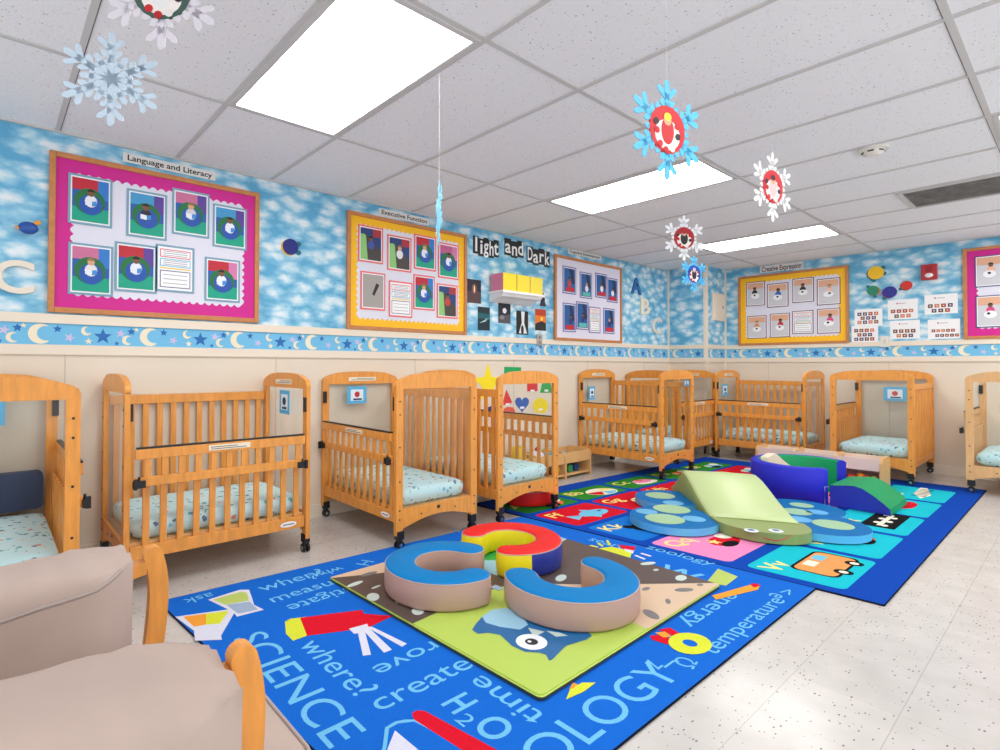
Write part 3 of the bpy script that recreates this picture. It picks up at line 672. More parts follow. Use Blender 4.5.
# ---------------------------------------------------------------- foam rings
def foam_ring(label, c, a0, a1, top, side_o, side_i=None, Ro=.298, Ri=.148, h=.13, z=0., caps=None, split=None):
    t = thing('foam_arc', label, 'soft play block', (c[0], c[1], z)); n = 34; rm, rc = (Ro + Ri) / 2, (Ro - Ri) / 2
    def outline(ins):
        p = []
        for i in range(n + 1):
            a = R(a0 + (a1 - a0) * i / n); p.append(((Ro - ins) * math.cos(a), (Ro - ins) * math.sin(a)))
        for i in range(1, 8):
            a = R(a1 + 180 * i / 8); p.append((rm * math.cos(R(a1)) + (rc - ins) * math.cos(a), rm * math.sin(R(a1)) + (rc - ins) * math.sin(a)))
        for i in range(n + 1):
            a = R(a1 + (a0 - a1) * i / n); p.append(((Ri + ins) * math.cos(a), (Ri + ins) * math.sin(a)))
        for i in range(1, 8):
            a = R(a0 + 180 + 180 * i / 8); p.append((rm * math.cos(R(a0)) + (rc - ins) * math.cos(a), rm * math.sin(R(a0)) + (rc - ins) * math.sin(a)))
        return p
    lev = [(.006, .002), (0, .012), (-.003, h * .5), (0, h - .014), (.003, h - .007)]
    mb = MB(); rings = [[(x, y, zz) for x, y in outline(i)] for i, zz in lev]
    if split is None: mb.loft(rings, side_o, cap=False)
    else:
        N = len(rings[0])
        for k in range(N):
            m = split(k, n, N)
            for i in range(len(rings) - 1):
                mb.add([rings[i][k], rings[i][(k + 1) % N], rings[i + 1][(k + 1) % N], rings[i + 1][k]], [(0, 1, 2, 3)], m, True)
    mb.add(rings[0], [list(range(len(rings[0])))[::-1]], side_o)
    mb.build('cover_side', t, weld=True)
    mb = MB(); r2 = [[(x, y, zz) for x, y in outline(i)] for i, zz in ((.003, h - .007), (.008, h - .001), (.02, h + .002))]
    mb.loft(r2, top, cap=False); mb.add(r2[-1], [list(range(len(r2[-1])))], top, True); mb.build('cover_top', t, weld=True)
    mb = MB(); o = outline(.002); o = [(x, y, h - .009) for x, y in o + o[:1]]; mb.tube(o, .0028, MATS.get('seam') or mat('seam', (190, 170, 165), .6), 5, cap=False)
    mb.build('seam_piping', t)
    return t
FBL = mat('vinyl_blue', (8, 120, 186), .55, bump=.12, bscale=14, spec=.12); FTN = mat('vinyl_tan', (188, 154, 140), .5, spec=.3, bump=.2, bscale=12); FRD = mat('vinyl_red', (222, 32, 34), .5, spec=.25, bump=.1, bscale=12)
FYL = mat('vinyl_yellow', (240, 220, 24), .38, bump=.2, bscale=12); FNV = mat('vinyl_royal', (28, 48, 150), .38, bump=.1, bscale=12)
zt = MZ + .002
foam_ring('blue and tan C-shaped foam block standing at the mat corner by the brown leaves', (1.745, 2.085), 14, 268, FBL, FTN, z=zt)
foam_ring('blue and tan C-shaped foam block on the owl, largest and nearest of the arcs', (2.08, 1.575), -2, 226 - 84, FBL, FTN, z=zt) if 0 else foam_ring('blue and tan C-shaped foam block nearest the camera, beside the owl', (2.075, 1.575), 139, 363, FBL, FTN, Ro=.305, Ri=.15, z=zt)
def csplit(k, n, N):
    if k < n + 1: return FNV if k > n * .08 and k < n * .62 else FYL
    return FYL
foam_ring('red topped C-shaped foam block with yellow and navy sides', (2.262, 2.135), -136, 116, FRD, FYL, Ro=.288, Ri=.142, z=zt, split=csplit)
foam_ring('red foam block on the rug underneath the crib by the wall shapes', (3.42, 3.06), -160, 20, FRD, FRD, Ro=.26, Ri=.13, h=.12, z=ZT + .006)

# ---------------------------------------------------------------- butterfly climber
BG = mat('vinyl_pale_green', (190, 208, 150), .4, bump=.12, bscale=8); BG2 = mat('vinyl_olive_green', (140, 158, 92), .42, bump=.1, bscale=10); WB1 = mat('vinyl_wing_blue', (8, 106, 172), .55, spec=.12); WB2 = mat('vinyl_wing_edge', (92, 182, 232), .4)
SPG = P(160, 200, 160, .4); SPB = P(100, 180, 226, .4)
bf = thing('butterfly_climber', 'green and blue butterfly-shaped soft play climber with a smiling face, on the alphabet rug', 'soft play climber', (4.2, 1.8, ZT + .006))
W0 = Vector((4.2, 1.8, 0))
fA_, fB_ = Vector((3.83, 1.70)), Vector((4.11, 1.24)); ax = Vector((.83, .74)).normalized(); ac = (fB_ - fA_).normalized()
def bp(s, t_, z): p = fA_ + ax * s + ac * t_; return (p.x - W0.x, p.y - W0.y, z)
hw = (fB_ - fA_).length
# body: profile along its length
prof = [(0, .07), (.12, .085), (.25, .115), (.38, .155), (.5, .20), (.62, .238), (.70, .25), (.76, .245), (.9, .16), (1.0, .09), (1.1, .03)]
mb = MB(); rings = []
for s, z in prof:
    rings.append([bp(s, 0, .002), bp(s, -.004, z * .5), bp(s, 0, z - .02 * (z > .05)), bp(s, .02, z), bp(s, hw / 2, z + .004), bp(s, hw - .02, z), bp(s, hw, z - .02 * (z > .05)), bp(s, hw + .004, z * .5), bp(s, hw, .002)])
N = 9; vs = [p for r_ in rings for p in r_]
for i in range(len(rings) - 1):
    for k in range(N - 1):
        mb.add([rings[i][k], rings[i][k + 1], rings[i + 1][k + 1], rings[i + 1][k]], [(3, 2, 1, 0)], BG2 if k < 2 or k > 5 else BG, True)
mb.add(rings[-1], [list(range(N))], BG2); mb.add(rings[0], [list(range(N))[::-1]], BG2)
mb.build('body_ramp', bf, weld=True)
mb = MB(); hp = []
for i in range(21):
    a = math.pi * i / 20; hp.append((-.29 * math.sin(a) ** .8 - .0 if 0 < i < 20 else 0, hw / 2 - (hw / 2 + .01) * math.cos(a)))
hp = [(.03, -.01)] + hp + [(.03, hw + .01)]
mb.prism(hp, .002, .066, BG2, lambda s, t_, z: bp(s, t_, z)); head = mb.build('head', bf, bevel=.01)
mb = MB(); EYW = P(235, 242, 248, .4); EYB = P(60, 120, 190, .4)
def topz(z): return lambda x, y: (x - W0.x, y - W0.y, z)
for u, v in ((751.3, 531.4), (776, 531.7)):
    x, y = onz(u, v, .076); face(mb, disc(x, y, .042), EYW, topz(.0675)); face(mb, disc(x + .008, y + .004, .022), EYB, topz(.068)); face(mb, disc(x + .012, y + .006, .01), BLACK, topz(.0685))
mb.build('eyes', head)
mb = MB(); pts = [onz(u, v, .076) for u, v in ((763, 538), (767, 540), (774, 541.5), (782, 541), (788, 538.5), (791, 536))]
mb.tube([(x - W0.x, y - W0.y, .067) for x, y in pts], .0035, P(190, 60, 50), 5); mb.build('smile', head)
def wing(name, lobes, spots):
    mb = MB()
    for (cx_, cy_, rx, ry, dz) in lobes:
        pr = [(x - W0.x, y - W0.y) for x, y in disc(cx_, cy_, rx, ry, 32)]
        mb.prism(pr, .002, .05 + dz, WB1, mside=WB2, smooth=True)
    wg = mb.build(name, bf, bevel=.006)
    mb = MB()
    for (x, y, r_, m) in spots: face(mb, disc(x, y, r_), m, topz(.0515))
    mb.build('spots', wg)
wing('wing', [(3.69, 1.91, .30, .29, 0), (4.20, 2.20, .27, .27, .0006)], [(4.20, 2.29, .115, SPG), (3.87, 2.02, .13, SPG), (3.585, 1.92, .13, SPG), (4.05, 2.10, .075, SPB), (3.66, 2.10, .075, SPB), (3.74, 1.79, .075, SPB)])
wing('wing', [(4.29, 1.205, .29, .29, 0), (4.64, 1.42, .28, .28, .0006)], [(4.32, 1.13, .12, SPG), (4.50, 1.40, .10, SPG), (4.29, 1.32, .08, SPB), (4.60, 1.30, .07, SPB), (4.74, 1.44, .08, SPG)])

# ---------------------------------------------------------------- blue curved wall and wave ramp
VB = mat('vinyl_cobalt', (40, 44, 196), .5, spec=.25, bump=.25, bscale=7); VG = mat('vinyl_emerald', (4, 150, 92), .5, spec=.25, bump=.25, bscale=7); VBD = mat('vinyl_deep_blue', (30, 42, 165), .42, bump=.2, bscale=7)
t = thing('curved_foam_wall', 'curved cobalt blue foam wall with green inside, on the alphabet rug', 'soft play wall', (5.39, 1.64, ZT + .006))
n = 30; ro, ri, H_ = (.40, .38), (.32, .30), .29
def cw(rad, a, z): return (rad[0] * math.cos(R(a)), rad[1] * math.sin(R(a)), z)
A0, A1 = -42, 226
aa = [A0 + (A1 - A0) * i / n for i in range(n + 1)]
mb = MB()
for i in range(n):
    a, b = aa[i], aa[i + 1]
    mb.add([cw(ro, a, 0), cw(ro, b, 0), cw(ro, b, H_ - .015), cw(ro, a, H_ - .015)], [(0, 1, 2, 3)], VB, True)
    md = (ro[0] - .02, ro[1] - .02); mi_ = (ri[0] + .02, ri[1] + .02)
    mb.add([cw(ro, a, H_ - .015), cw(ro, b, H_ - .015), cw(md, b, H_), cw(md, a, H_)], [(0, 1, 2, 3)], VB, True)
    mb.add([cw(md, a, H_), cw(md, b, H_), cw(mi_, b, H_), cw(mi_, a, H_)], [(0, 1, 2, 3)], VB, True)
    mb.add([cw(ro, a, 0), cw(ro, b, 0), cw(ri, b, 0), cw(ri, a, 0)], [(3, 2, 1, 0)], VB)
for a, s in ((A0, 1), (A1, -1)):
    q = [cw(ro, a, 0), cw(ro, a, H_ - .015), cw((ro[0] - .02, ro[1] - .02), a, H_), cw((ri[0] + .02, ri[1] + .02), a, H_), cw(ri, a, H_ - .015), cw(ri, a, 0)]
    mb.add(q, [list(range(6))[::s]], VB)
mb.build('outer_cover', t, weld=True)
mb = MB()
for i in range(n):
    a, b = aa[i], aa[i + 1]; mi_ = (ri[0] + .02, ri[1] + .02)
    mb.add([cw(ri, a, 0), cw(ri, b, 0), cw(ri, b, H_ - .015), cw(ri, a, H_ - .015)], [(3, 2, 1, 0)], VG, True)
    mb.add([cw(ri, a, H_ - .015), cw(ri, b, H_ - .015), cw(mi_, b, H_), cw(mi_, a, H_)], [(3, 2, 1, 0)], VG, True)
mb.build('inner_cover', t, weld=True)
mb = MB(); mb.tube([cw((ro[0] + .002, ro[1] + .002), 222, .0), cw((ro[0] + .002, ro[1] + .002), 222, .15), cw((ro[0] + .002, ro[1] + .002), 226, .15)], .003, P(190, 190, 220), 5); mb.build('fastening_strip', t)
CR = mat('cream_foam', (236, 216, 196), .6)
t2 = thing('cream_foam_wedge', 'cream foam wedge leaning inside the curved blue foam wall', 'foam wedge', (5.42, 1.80, ZT + .006))
MB().prism([(-.2, .0), (.2, .0), (.14, .16), (-.02, .27), (-.1, .335), (-.18, .30)], -.03, .03, CR, lambda a, b, q: (a * .8, q - a * .5, b + .002)).build('wedge', t2, bevel=.01)
t = thing('wave_ramp', 'low foam ramp with an emerald top and blue sides, beside the curved foam wall', 'soft play ramp', (5.40, 1.17, ZT + .006))
pf = [(.19, .16), (.14, .165), (.08, .175), (.03, .18), (-.02, .168), (-.09, .125), (-.15, .078), (-.19, .04)]
mb = MB(); hwx = .27
poly = pf + [(-.195, 0), (.19, 0)]
mb.add([(-hwx, y, z) for y, z in poly], [list(range(len(poly)))], VBD); mb.add([(hwx, y, z) for y, z in poly], [list(range(len(poly)))[::-1]], VBD)
for (y0, z0), (y1, z1) in zip(poly[len(pf) - 1:], poly[len(pf):] + poly[:1]): mb.add([(-hwx, y0, z0), (hwx, y0, z0), (hwx, y1, z1), (-hwx, y1, z1)], [(0, 1, 2, 3)], VBD if z0 < .03 else VG)
mb.build('side_cover', t, weld=True)
mb = MB()
for (y0, z0), (y1, z1) in zip(pf, pf[1:]): mb.add([(-hwx - .003, y0, z0 + .002), (hwx + .003, y0, z0 + .002), (hwx + .003, y1, z1 + .002), (-hwx - .003, y1, z1 + .002)], [(0, 1, 2, 3)], VG, True)
mb.build('top_cover', t, weld=True)

# ---------------------------------------------------------------- low toy shelves
def low_shelf(label, L_, D_, H_, loc, rz, wood, panel, ndiv, cat='toy shelf'):
    t = thing('toy_shelf', label, cat, loc, rz)
    for s in [-1 + 2 * k / ndiv for k in range(ndiv + 1)]:
        nm = 'end_panel' if abs(s) == 1 else 'divider'
        pr = [(-D_ / 2, 0), (D_ / 2, 0), (D_ / 2, H_ - .05), (D_ / 2 - .015, H_ - .015), (D_ / 2 - .05, H_), (-D_ / 2 + .05, H_), (-D_ / 2 + .015, H_ - .015), (-D_ / 2, H_ - .05)]
        x = s * (L_ / 2 - .01); MB().prism(pr, x - .01, x + .01, wood, lambda a, b, q: (q, a, b)).build(nm, t, bevel=.003)
    MB().bb(-L_ / 2 + .02, L_ / 2 - .02, -D_ / 2 + .012, -D_ / 2 + .024, H_ * .56, H_ - .012, panel).build('front_panel', t)
    MB().bb(-L_ / 2 + .02, L_ / 2 - .02, D_ / 2 - .02, D_ / 2 - .008, .04, H_ - .012, panel).build('back_panel', t)
    MB().bb(-L_ / 2 + .02, L_ / 2 - .02, -D_ / 2 + .01, D_ / 2 - .02, .03, .045, wood).build('bottom_board', t)
    MB().bb(-L_ / 2 + .02, L_ / 2 - .02, -D_ / 2 + .024, D_ / 2 - .02, H_ * .56, H_ * .56 + .008, panel).build('tray_board', t)
    return t
low_shelf('low maple toy bin against the back wall between two cribs', 1.25, .32, .27, (4.17, 3.53, .0), 0, WOOD_M, WOOD_M, 3)
low_shelf('long low toy shelf with a pale front panel, in front of the end wall cribs', 1.06, .30, .275, (6.30, 1.76, ZT + .006), R(-90), WOOD_M, mat('pale_panel', (232, 214, 200), .3), 3)
def toy(kind, x, y, z, r_, c, label, group=None):
    m = P(*c, .35)
    mb = MB()
    if kind == 'ball': mb.ball((0, 0, r_), r_, m)
    elif kind == 'block': mb.box((0, 0, r_), (2 * r_, 2 * r_, 2 * r_), m)
    elif kind == 'ring': mb.tube([(r_ * .7 * math.cos(R(a)), r_ * .7 * math.sin(R(a)), r_ * .3) for a in range(0, 361, 24)], r_ * .3, m, 8)
    return tag(mb.build('toy_' + kind, loc=(x, y, z), bevel=.004 if kind == 'block' else 0), label, 'toy', group)
zb = ZT + .052
tl = [('ball', 1.36, .03, (220, 40, 30), 'red toy ball'), ('ball', 1.40, .035, (240, 150, 30), 'orange toy ball'), ('block', 1.47, .025, (225, 45, 35), 'red toy block'), ('ring', 1.55, .035, (90, 190, 60), 'green toy ring'),
      ('ball', 1.60, .03, (200, 40, 40), 'dark red toy ball'), ('block', 1.645, .02, (30, 30, 40), 'black toy block'), ('ring', 1.745, .035, (60, 170, 120), 'teal toy ring'), ('ball', 1.81, .03, (215, 50, 30), 'scarlet toy ball'), ('ball', 1.30, .028, (250, 190, 40), 'yellow toy ball')]
for k, (kd, y, r_, c, lb) in enumerate(tl):
    toy(kd, 6.20 + .02 * (k % 2), y, zb, r_, c, lb + ' in the long low toy shelf', 'toys in the long low shelf')
for k, (kd, x, c, lb) in enumerate([('block', 4.62, (30, 70, 120), 'navy picture block'), ('block', 4.52, (60, 150, 90), 'green picture block'), ('ball', 4.38, (230, 190, 60), 'yellow ball'), ('ring', 4.28, (200, 60, 90), 'pink ring'), ('block', 4.1, (40, 110, 170), 'blue picture block')]):
    toy(kd, x, 3.46, .047, .035, c, lb + ' in the low maple toy bin', 'toys in the low maple bin')
# toys standing on the tray, seen through the crib
YBAG = mat('yellow_cloth', (224, 190, 30), .8, bump=.3, bscale=20)
mb = MB(); mb.loft([[(.11 * f_ * math.cos(R(a)) * 1, .07 * f_ * math.sin(R(a)), z) for a in range(0, 360, 30)] for z, f_ in ((0, .8), (.05, 1), (.13, .95), (.19, .6))], YBAG)
tag(mb.build('toy_bag', loc=(3.85, 3.54, .163)), 'yellow cloth toy bag on the maple toy bin, seen through a crib', 'toy')
hat = thing('toy_hat', 'white toy hat with a red pompom on the maple toy bin', 'toy', (4.12, 3.53, .163))
MB().ball((0, 0, .06), .075, P(235, 225, 240, .8), sc_=(1.2, .9, .9)).build('hat', hat); MB().ball((-.0, -.01, .14), .026, P(210, 30, 60, .8)).build('pompom', hat)
tag(MB().bb(-.12, .12, -.06, .06, 0, .08, P(60, 180, 215, .5)).build('storage_box', loc=(4.42, 3.54, .163), bevel=.006), 'turquoise box on the maple toy bin, seen through a crib', 'box')

# ---------------------------------------------------------------- walls: boards and pictures
# every wall item is built facing -y, x to the viewer's right, then turned to its wall
def wrect(wl, a, b):
    if wl == 'A': (x0, z0), (x1, z1) = onA(*a), onA(*b)
    elif wl == 'B':
        (x0, z0), (x1, z1) = onB(*a), onB(*b); x0, x1 = -x0, -x1
    else: (x0, z0), (x1, z1) = onA(*a, PY), onA(*b, PY)
    return (x0 + x1) / 2, (z0 + z1) / 2, abs(x1 - x0), abs(z0 - z1)
def wloc(wl, x, z, d=0.0):
    if wl == 'A': return (x, YA - d, z), 0
    if wl == 'B': return (XB - d, -x, z), R(-90)
    return (x, PY - d, z), 0
def zoomer(ox, oy, s): return lambda x, y: (ox + x / s, oy + y / s)
fw_ = lambda off: (lambda x, z: (x, -off, z))
def board(wl, a, b, label, back, trim, fw=.03, bw=.07, scale_=.045):
    x, z, w_, h_ = wrect(wl, a, b); loc, rz = wloc(wl, x, z); t = thing('bulletin_board', label, 'bulletin board', loc, rz, 'framed bulletin boards')
    W2, H2 = w_ / 2, h_ / 2
    f = MB()
    for s in (-1, 1):
        f.bb(s * (W2 - fw / 2) - fw / 2, s * (W2 - fw / 2) + fw / 2, -.026, -.001, -H2, H2, FRAMEW)
        f.bb(-W2 + fw, W2 - fw, -.025, -.001, s * (H2 - fw / 2) - fw / 2, s * (H2 - fw / 2) + fw / 2, FRAMEW)
    f.build('frame', t, bevel=.003)
    MB().bb(-W2 + fw, W2 - fw, -.012, -.001, -H2 + fw, H2 - fw, back).build('backing_paper', t)
    if trim:
        m = MB(); off = .0132; a_, b_ = W2 - fw, H2 - fw
        for cx_ in (-1, 1):
            for cz in (-1, 1): m.add([(cx_ * (a_ - bw / 2) + p * bw / 2, -off, cz * (b_ - bw / 2) + q * bw / 2) for p, q in ((-1, -1), (1, -1), (1, 1), (-1, 1))], [(0, 1, 2, 3)], trim)
        for (L_, T, fn) in ((a_, b_, lambda p, q: (p, -off, q)), (a_, b_, lambda p, q: (p, -off, -q)), (b_, a_, lambda p, q: (q, -off, p)), (b_, a_, lambda p, q: (-q, -off, p))):
            n = max(6, int(2 * (L_ - bw) / scale_)); pts = []
            for i in range(n * 6 + 1):
                u_ = -L_ + bw + (2 * (L_ - bw)) * i / (n * 6); pts.append((u_, T - bw + .017 * abs(math.sin(math.pi * i / 6))))
            for (p0, p1) in zip(pts, pts[1:]):
                m.add([fn(p0[0], T), fn(p1[0], T), fn(*p1), fn(*p0)], [(0, 1, 2, 3)], trim)
        m.build('scalloped_border', t)
    return t
SK1, SK2 = P(120, 78, 52), P(214, 160, 126); HAIR = P(28, 20, 18)
def kid(m, s, x, z, shirt, dark, off, book=True):
    skin = SK1 if dark else SK2; f = fw_(off)
    face(m, disc(x, z - .10 * s, .13 * s, .15 * s, 12), P(*shirt), f); f = fw_(off + .0003)
    face(m, disc(x, z + .10 * s, .075 * s, .085 * s, 12), skin, f); f = fw_(off + .0006)
    face(m, disc(x, z + .13 * s, .08 * s, .07 * s, 10, 0, 180), HAIR if dark else P(150, 110, 70), f)
    if book: face(m, [(x - .12 * s, z - .2 * s), (x + .02 * s, z - .22 * s), (x + .02 * s, z - .1 * s), (x - .12 * s, z - .08 * s)], P(230, 235, 245), f); face(m, [(x + .02 * s, z - .22 * s), (x + .12 * s, z - .19 * s), (x + .12 * s, z - .08 * s), (x + .02 * s, z - .1 * s)], P(60, 140, 210), f)
W_, K_, PK_ = (232, 234, 240), (34, 34, 42), (214, 70, 130)
OV = {0: (W_, (190, 30, 50), 1), 1: (K_, (60, 150, 200), 1), 2: ((205, 205, 212), (200, 110, 150), 0), 3: (W_, (60, 150, 200), 1), 4: ((226, 222, 222), (200, 110, 150), 0), 5: (W_, (190, 30, 50), 1), 7: (W_, (190, 30, 50), 1),
      60: (K_, 0, 1), 61: ((30, 100, 200), 0, 1), 62: (K_, 0, 1), 63: ((236, 190, 180), 0, 0), 64: ((214, 140, 90), 0, 0), 65: ((200, 30, 50), 0, 1), 67: (PK_, 0, 1), 80: ((236, 180, 150), 0, 1), 81: (PK_, 0, 1)}
def photo(wl, a, b, label, mount, style, group, i=0, depth=.014, rim=.055):
    x, z, w_, h_ = wrect(wl, a, b); loc, rz = wloc(wl, x, z, depth); rnd = random.Random(i * 7 + len(style))
    if style == 'text': nm, ct = 'information_sheet', 'paper'
    else: nm, ct = 'photo_print', 'photo'
    t = thing(nm, label, ct, loc, rz, group); W2, H2 = w_ / 2, h_ / 2
    MB().bb(-W2, W2, -.003, -.0002, -H2, H2, P(*mount)).build('mount', t)
    k = rim * w_; m = MB(); iw, ih = W2 - k, H2 - k
    R_ = lambda x0, x1, z0, z1, c, o: face(m, [(x0 * iw, z0 * ih), (x1 * iw, z0 * ih), (x1 * iw, z1 * ih), (x0 * iw, z1 * ih)], P(*c), fw_(o))
    R_(-1, 1, -1, 1, (240, 240, 245), .0036)
    iw *= .93; ih *= .94; sz = min(iw, ih) * 2.3; o = .0042
    dark = OV[i][2] if i in OV else rnd.random() < .6
    if style == 'pod':
        R_(-1, 1, -1, 1, (30, 90, 170), o); o += .0004
        R_(-1, 1, .45, 1, OV[i][1] if i in OV else rnd.choice([(190, 30, 50), (190, 90, 140), (30, 110, 190)]), o); R_(-1, 1, -1, -.35, (0, 160, 130), o); o += .0004
        R_(.4, 1, .1, 1, rnd.choice([(40, 120, 200), (210, 120, 170), (90, 60, 150)]), o); o += .0004
        cl = lambda pp: [(max(-iw, min(iw, p)), max(-ih, min(ih, q))) for p, q in pp]
        face(m, cl(disc(-.05 * iw, -.05 * ih, .85 * iw, .62 * ih)), P(20, 110, 60), fw_(o)); face(m, cl(disc(0, -.2 * ih, .62 * iw, .48 * ih)), P(25, 80, 170), fw_(o + .0004))
        kid(m, sz * 1.15, rnd.uniform(-.1, .1) * iw, .16 * ih, OV[i][0] if i in OV else W_, dark, o + .0008)
    elif style == 'play':
        R_(-1, 1, -1, 1, (30, 60, 120), o); o += .0004
        face(m, [(-iw, -ih), (iw, -ih), (iw, -.6 * ih), (-.6 * iw, .6 * ih), (-iw, .6 * ih)], P(140, 200, 120), fw_(o)); face(m, [(-.3 * iw, -ih), (iw, -ih), (iw, -.4 * ih), (-.5 * iw, .7 * ih)], P(70, 62, 60), fw_(o + .0004)); R_(.2, 1, .5, 1, (170, 40, 50), o + .0004)
        kid(m, sz * 1.1, 0, .15 * ih, rnd.choice([(200, 60, 60), (60, 80, 160), (230, 230, 235)]), dark, o + .0012, False)
    elif style == 'table':
        R_(-1, 1, -1, 1, (205, 205, 212), o); R_(-1, 1, .45, 1, (222, 170, 140), o + .0004); o += .0008
        sh = rnd.choice([(50, 50, 60), (40, 110, 200), (200, 70, 120), (230, 180, 170), (190, 40, 60), (230, 110, 140)]); sh = OV[i][0] if i in OV else sh
        kid(m, sz * 1.15, rnd.uniform(-.1, .15) * iw, .25 * ih, sh, dark, o, False)
        face(m, disc(0, -.22 * ih, .52 * iw, .26 * ih), P(240, 240, 244), fw_(o + .001)); face(m, disc(rnd.uniform(-.3, .3) * iw, -.15 * ih, .14 * iw, .09 * ih), P(30, 60, 60), fw_(o + .0014))
    elif style == 'night':
        R_(-1, 1, -1, 1, (20, 90, 160), o); o += .0004
        face(m, [(-.1 * iw, ih), (.5 * iw, ih), (iw, -.2 * ih), (.4 * iw, -.3 * ih)], P(14, 40, 80), fw_(o))
        kid(m, sz * 1.1, rnd.uniform(-.2, .2) * iw, -.1 * ih, rnd.choice([(230, 230, 235), (30, 50, 110), (200, 60, 50)]), dark, o + .0004, False)
        R_(-.7, .8, -.95, -.6, rnd.choice([(200, 180, 120), (200, 30, 40), (90, 190, 180)]), o + .0012)
    elif style == 'grey':
        R_(-1, 1, -1, 1, (165, 160, 155), o); face(m, [(-.1 * iw, -.2 * ih), (.1 * iw, -.3 * ih), (.6 * iw, .4 * ih), (.3 * iw, .5 * ih)], P(40, 34, 30), fw_(o + .0004))
    elif style == 'text':
        for q, (z0, z1, c) in enumerate(((.55, .95, (226, 60, 70)), (.1, .48, (80, 180, 215)), (-.02, .04, (235, 200, 60)), (-.95, -.1, (60, 60, 110)))):
            R_(-.95, .95, z0, z1, c, o); R_(-.9, .9, z0 + .04, z1 - .04, (244, 244, 246), o + .0004) if z1 - z0 > .1 else None
            for r_ in range(1, 4):
                zz = z1 - (z1 - z0) * r_ / 4
                if z1 - z0 > .1: R_(-.75, .75, zz - .015, zz + .015, (150, 150, 160), o + .0008)
    m.build('picture', t)
    return t
def sign(wl, a, b, s, label, name='sign', depth=.002, tall=.62, bg=(228, 226, 222)):
    x, z, w_, h_ = wrect(wl, a, b); loc, rz = wloc(wl, x, z, depth); t = thing(name, label, 'sign', loc, rz, 'printed title strips above the boards')
    MB().bb(-w_ / 2, w_ / 2, -.003, 0, -h_ / 2, h_ / 2, P(*bg)).build('card', t)
    m = MB(); ww = twidth(s, 1, True); size = min(h_ * tall / .72 * 1.0, w_ * .92 / ww * 1.0); sx = min(1.3, w_ * .92 / (ww * size))
    put_text(m, s, size, P(20, 20, 24), lambda p, q: (p, -.0036, q - size * .3), True, center=True, sx=sx); m.build('lettering', t)
# board 1
Z = zoomer(0, 140, 3.704)
LAV = P(222, 222, 236); MAG = P(206, 22, 140); GOLD = P(250, 190, 16); PW = P(226, 224, 240)
# frame corners averaged from both ends
board('A', (49.3, 150.5), (257.5, 323.2), 'large bulletin board with a magenta scalloped border on the cloud wall', LAV, MAG, bw=.085)
TEALM = (120, 160, 180)
g1 = 'photos on the magenta-bordered board of the back wall'
b1 = [((252, 122), (413, 330), 'pod', 'photo of a child in white reading, top left corner of the magenta board'),
      ((468, 180), (615, 376), 'pod', 'photo of a child in a dark shirt, second in the magenta board\'s top row'),
      ((636, 178), (772, 368), 'pod', 'photo of a child in grey, third in the top row of the magenta board'),
      ((786, 236), (910, 412), 'pod', 'photo hung lower than its neighbours at the top right corner of the magenta board'),
      ((252, 378), (416, 582), 'pod', 'photo of a child in pale clothes, lower left corner of the magenta board'),
      ((424, 376), (578, 571), 'pod', 'photo of a child against red, second in the bottom row of the magenta board'),
      ((575, 385), (716, 571), 'text', 'white sheet with a red outlined heading on the magenta board'),
      ((756, 433), (885, 605), 'pod', 'photo standing alone at the lower right corner of the magenta board')]
for i, (a, b, st_, lb) in enumerate(b1): photo('A', Z(*a), Z(*b), lb, TEALM, st_, g1, i)
sign('A', Z(455, 45), Z(797, 152), 'Language and Literacy', 'white title strip reading Language and Literacy')
# board 2
Z = zoomer(260, 170, 4.168)
board('A', Z(360, 168), Z(855, 688), 'bulletin board with a golden yellow border on the back wall', LAV, GOLD)
g2 = 'photos on the yellow-bordered board of the back wall'
b2 = [((405, 226), (508, 395), 'play'), ((526, 268), (626, 430), 'play'), ((638, 266), (728, 425), 'pod'), ((738, 300), (823, 460), 'pod'), ((415, 420), (517, 588), 'grey'), ((533, 460), (630, 618), 'text'), ((635, 434), (723, 588), 'pod'), ((733, 472), (818, 622), 'play')]
l2 = ['photo of a child climbing, top left of the yellow board on the back wall', 'photo of a child on a slope, second in the yellow back-wall board\'s top row', 'photo of a child in a pod, third in the yellow back-wall board\'s top row', 'photo of a child in a pod, top right of the yellow back-wall board',
      'photo of a dark figure on grey floor, lower left of yellow back-wall board', 'white text sheet with a pink mount on the yellow back-wall board', 'photo beside the text sheet in the bottom row of the yellow back-wall board', 'photo with blue and yellow toys, lower right corner of the yellow back-wall board']
for i, (a, b, st_) in enumerate(b2): photo('A', Z(*a), Z(*b), l2[i], (232, 110, 110), st_, g2, i + 20)
sign('A', Z(495, 158), Z(702, 232), 'Executive Function', 'white title strip reading Executive Function')
# board 3
Z = zoomer(450, 200, 4.545)
board('A', Z(470, 246), Z(775, 652), 'bulletin board with plain white paper near the blue letters', PW, None)
m_ = (120, 110, 170); g3 = 'photos on the white board of the back wall'
b3 = [((507, 298), (568, 432), 'night'), ((585, 325), (640, 452), 'night'), ((655, 330), (708, 450), 'night'), ((708, 352), (757, 470), 'night'), ((508, 466), (566, 602), 'night'), ((568, 460), (624, 592), 'night'), ((626, 484), (678, 607), 'text'), ((692, 490), (743, 610), 'night')]
l3 = ['first', 'second', 'third', 'fourth']
for i, (a, b, st_) in enumerate(b3):
    lb = 'dark blue photo, %s in the top row of the white board' % l3[i] if i < 4 else ('small text sheet on the white board' if i == 6 else 'dark blue photo, %s in the bottom row of the white board' % {4: 'first', 5: 'second', 7: 'last'}[i])
    photo('A', Z(*a), Z(*b), lb, m_, st_, g3, i + 40)
sign('A', Z(535, 220), Z(685, 275), 'Cognitive Development', 'white title strip reading Cognitive Development')
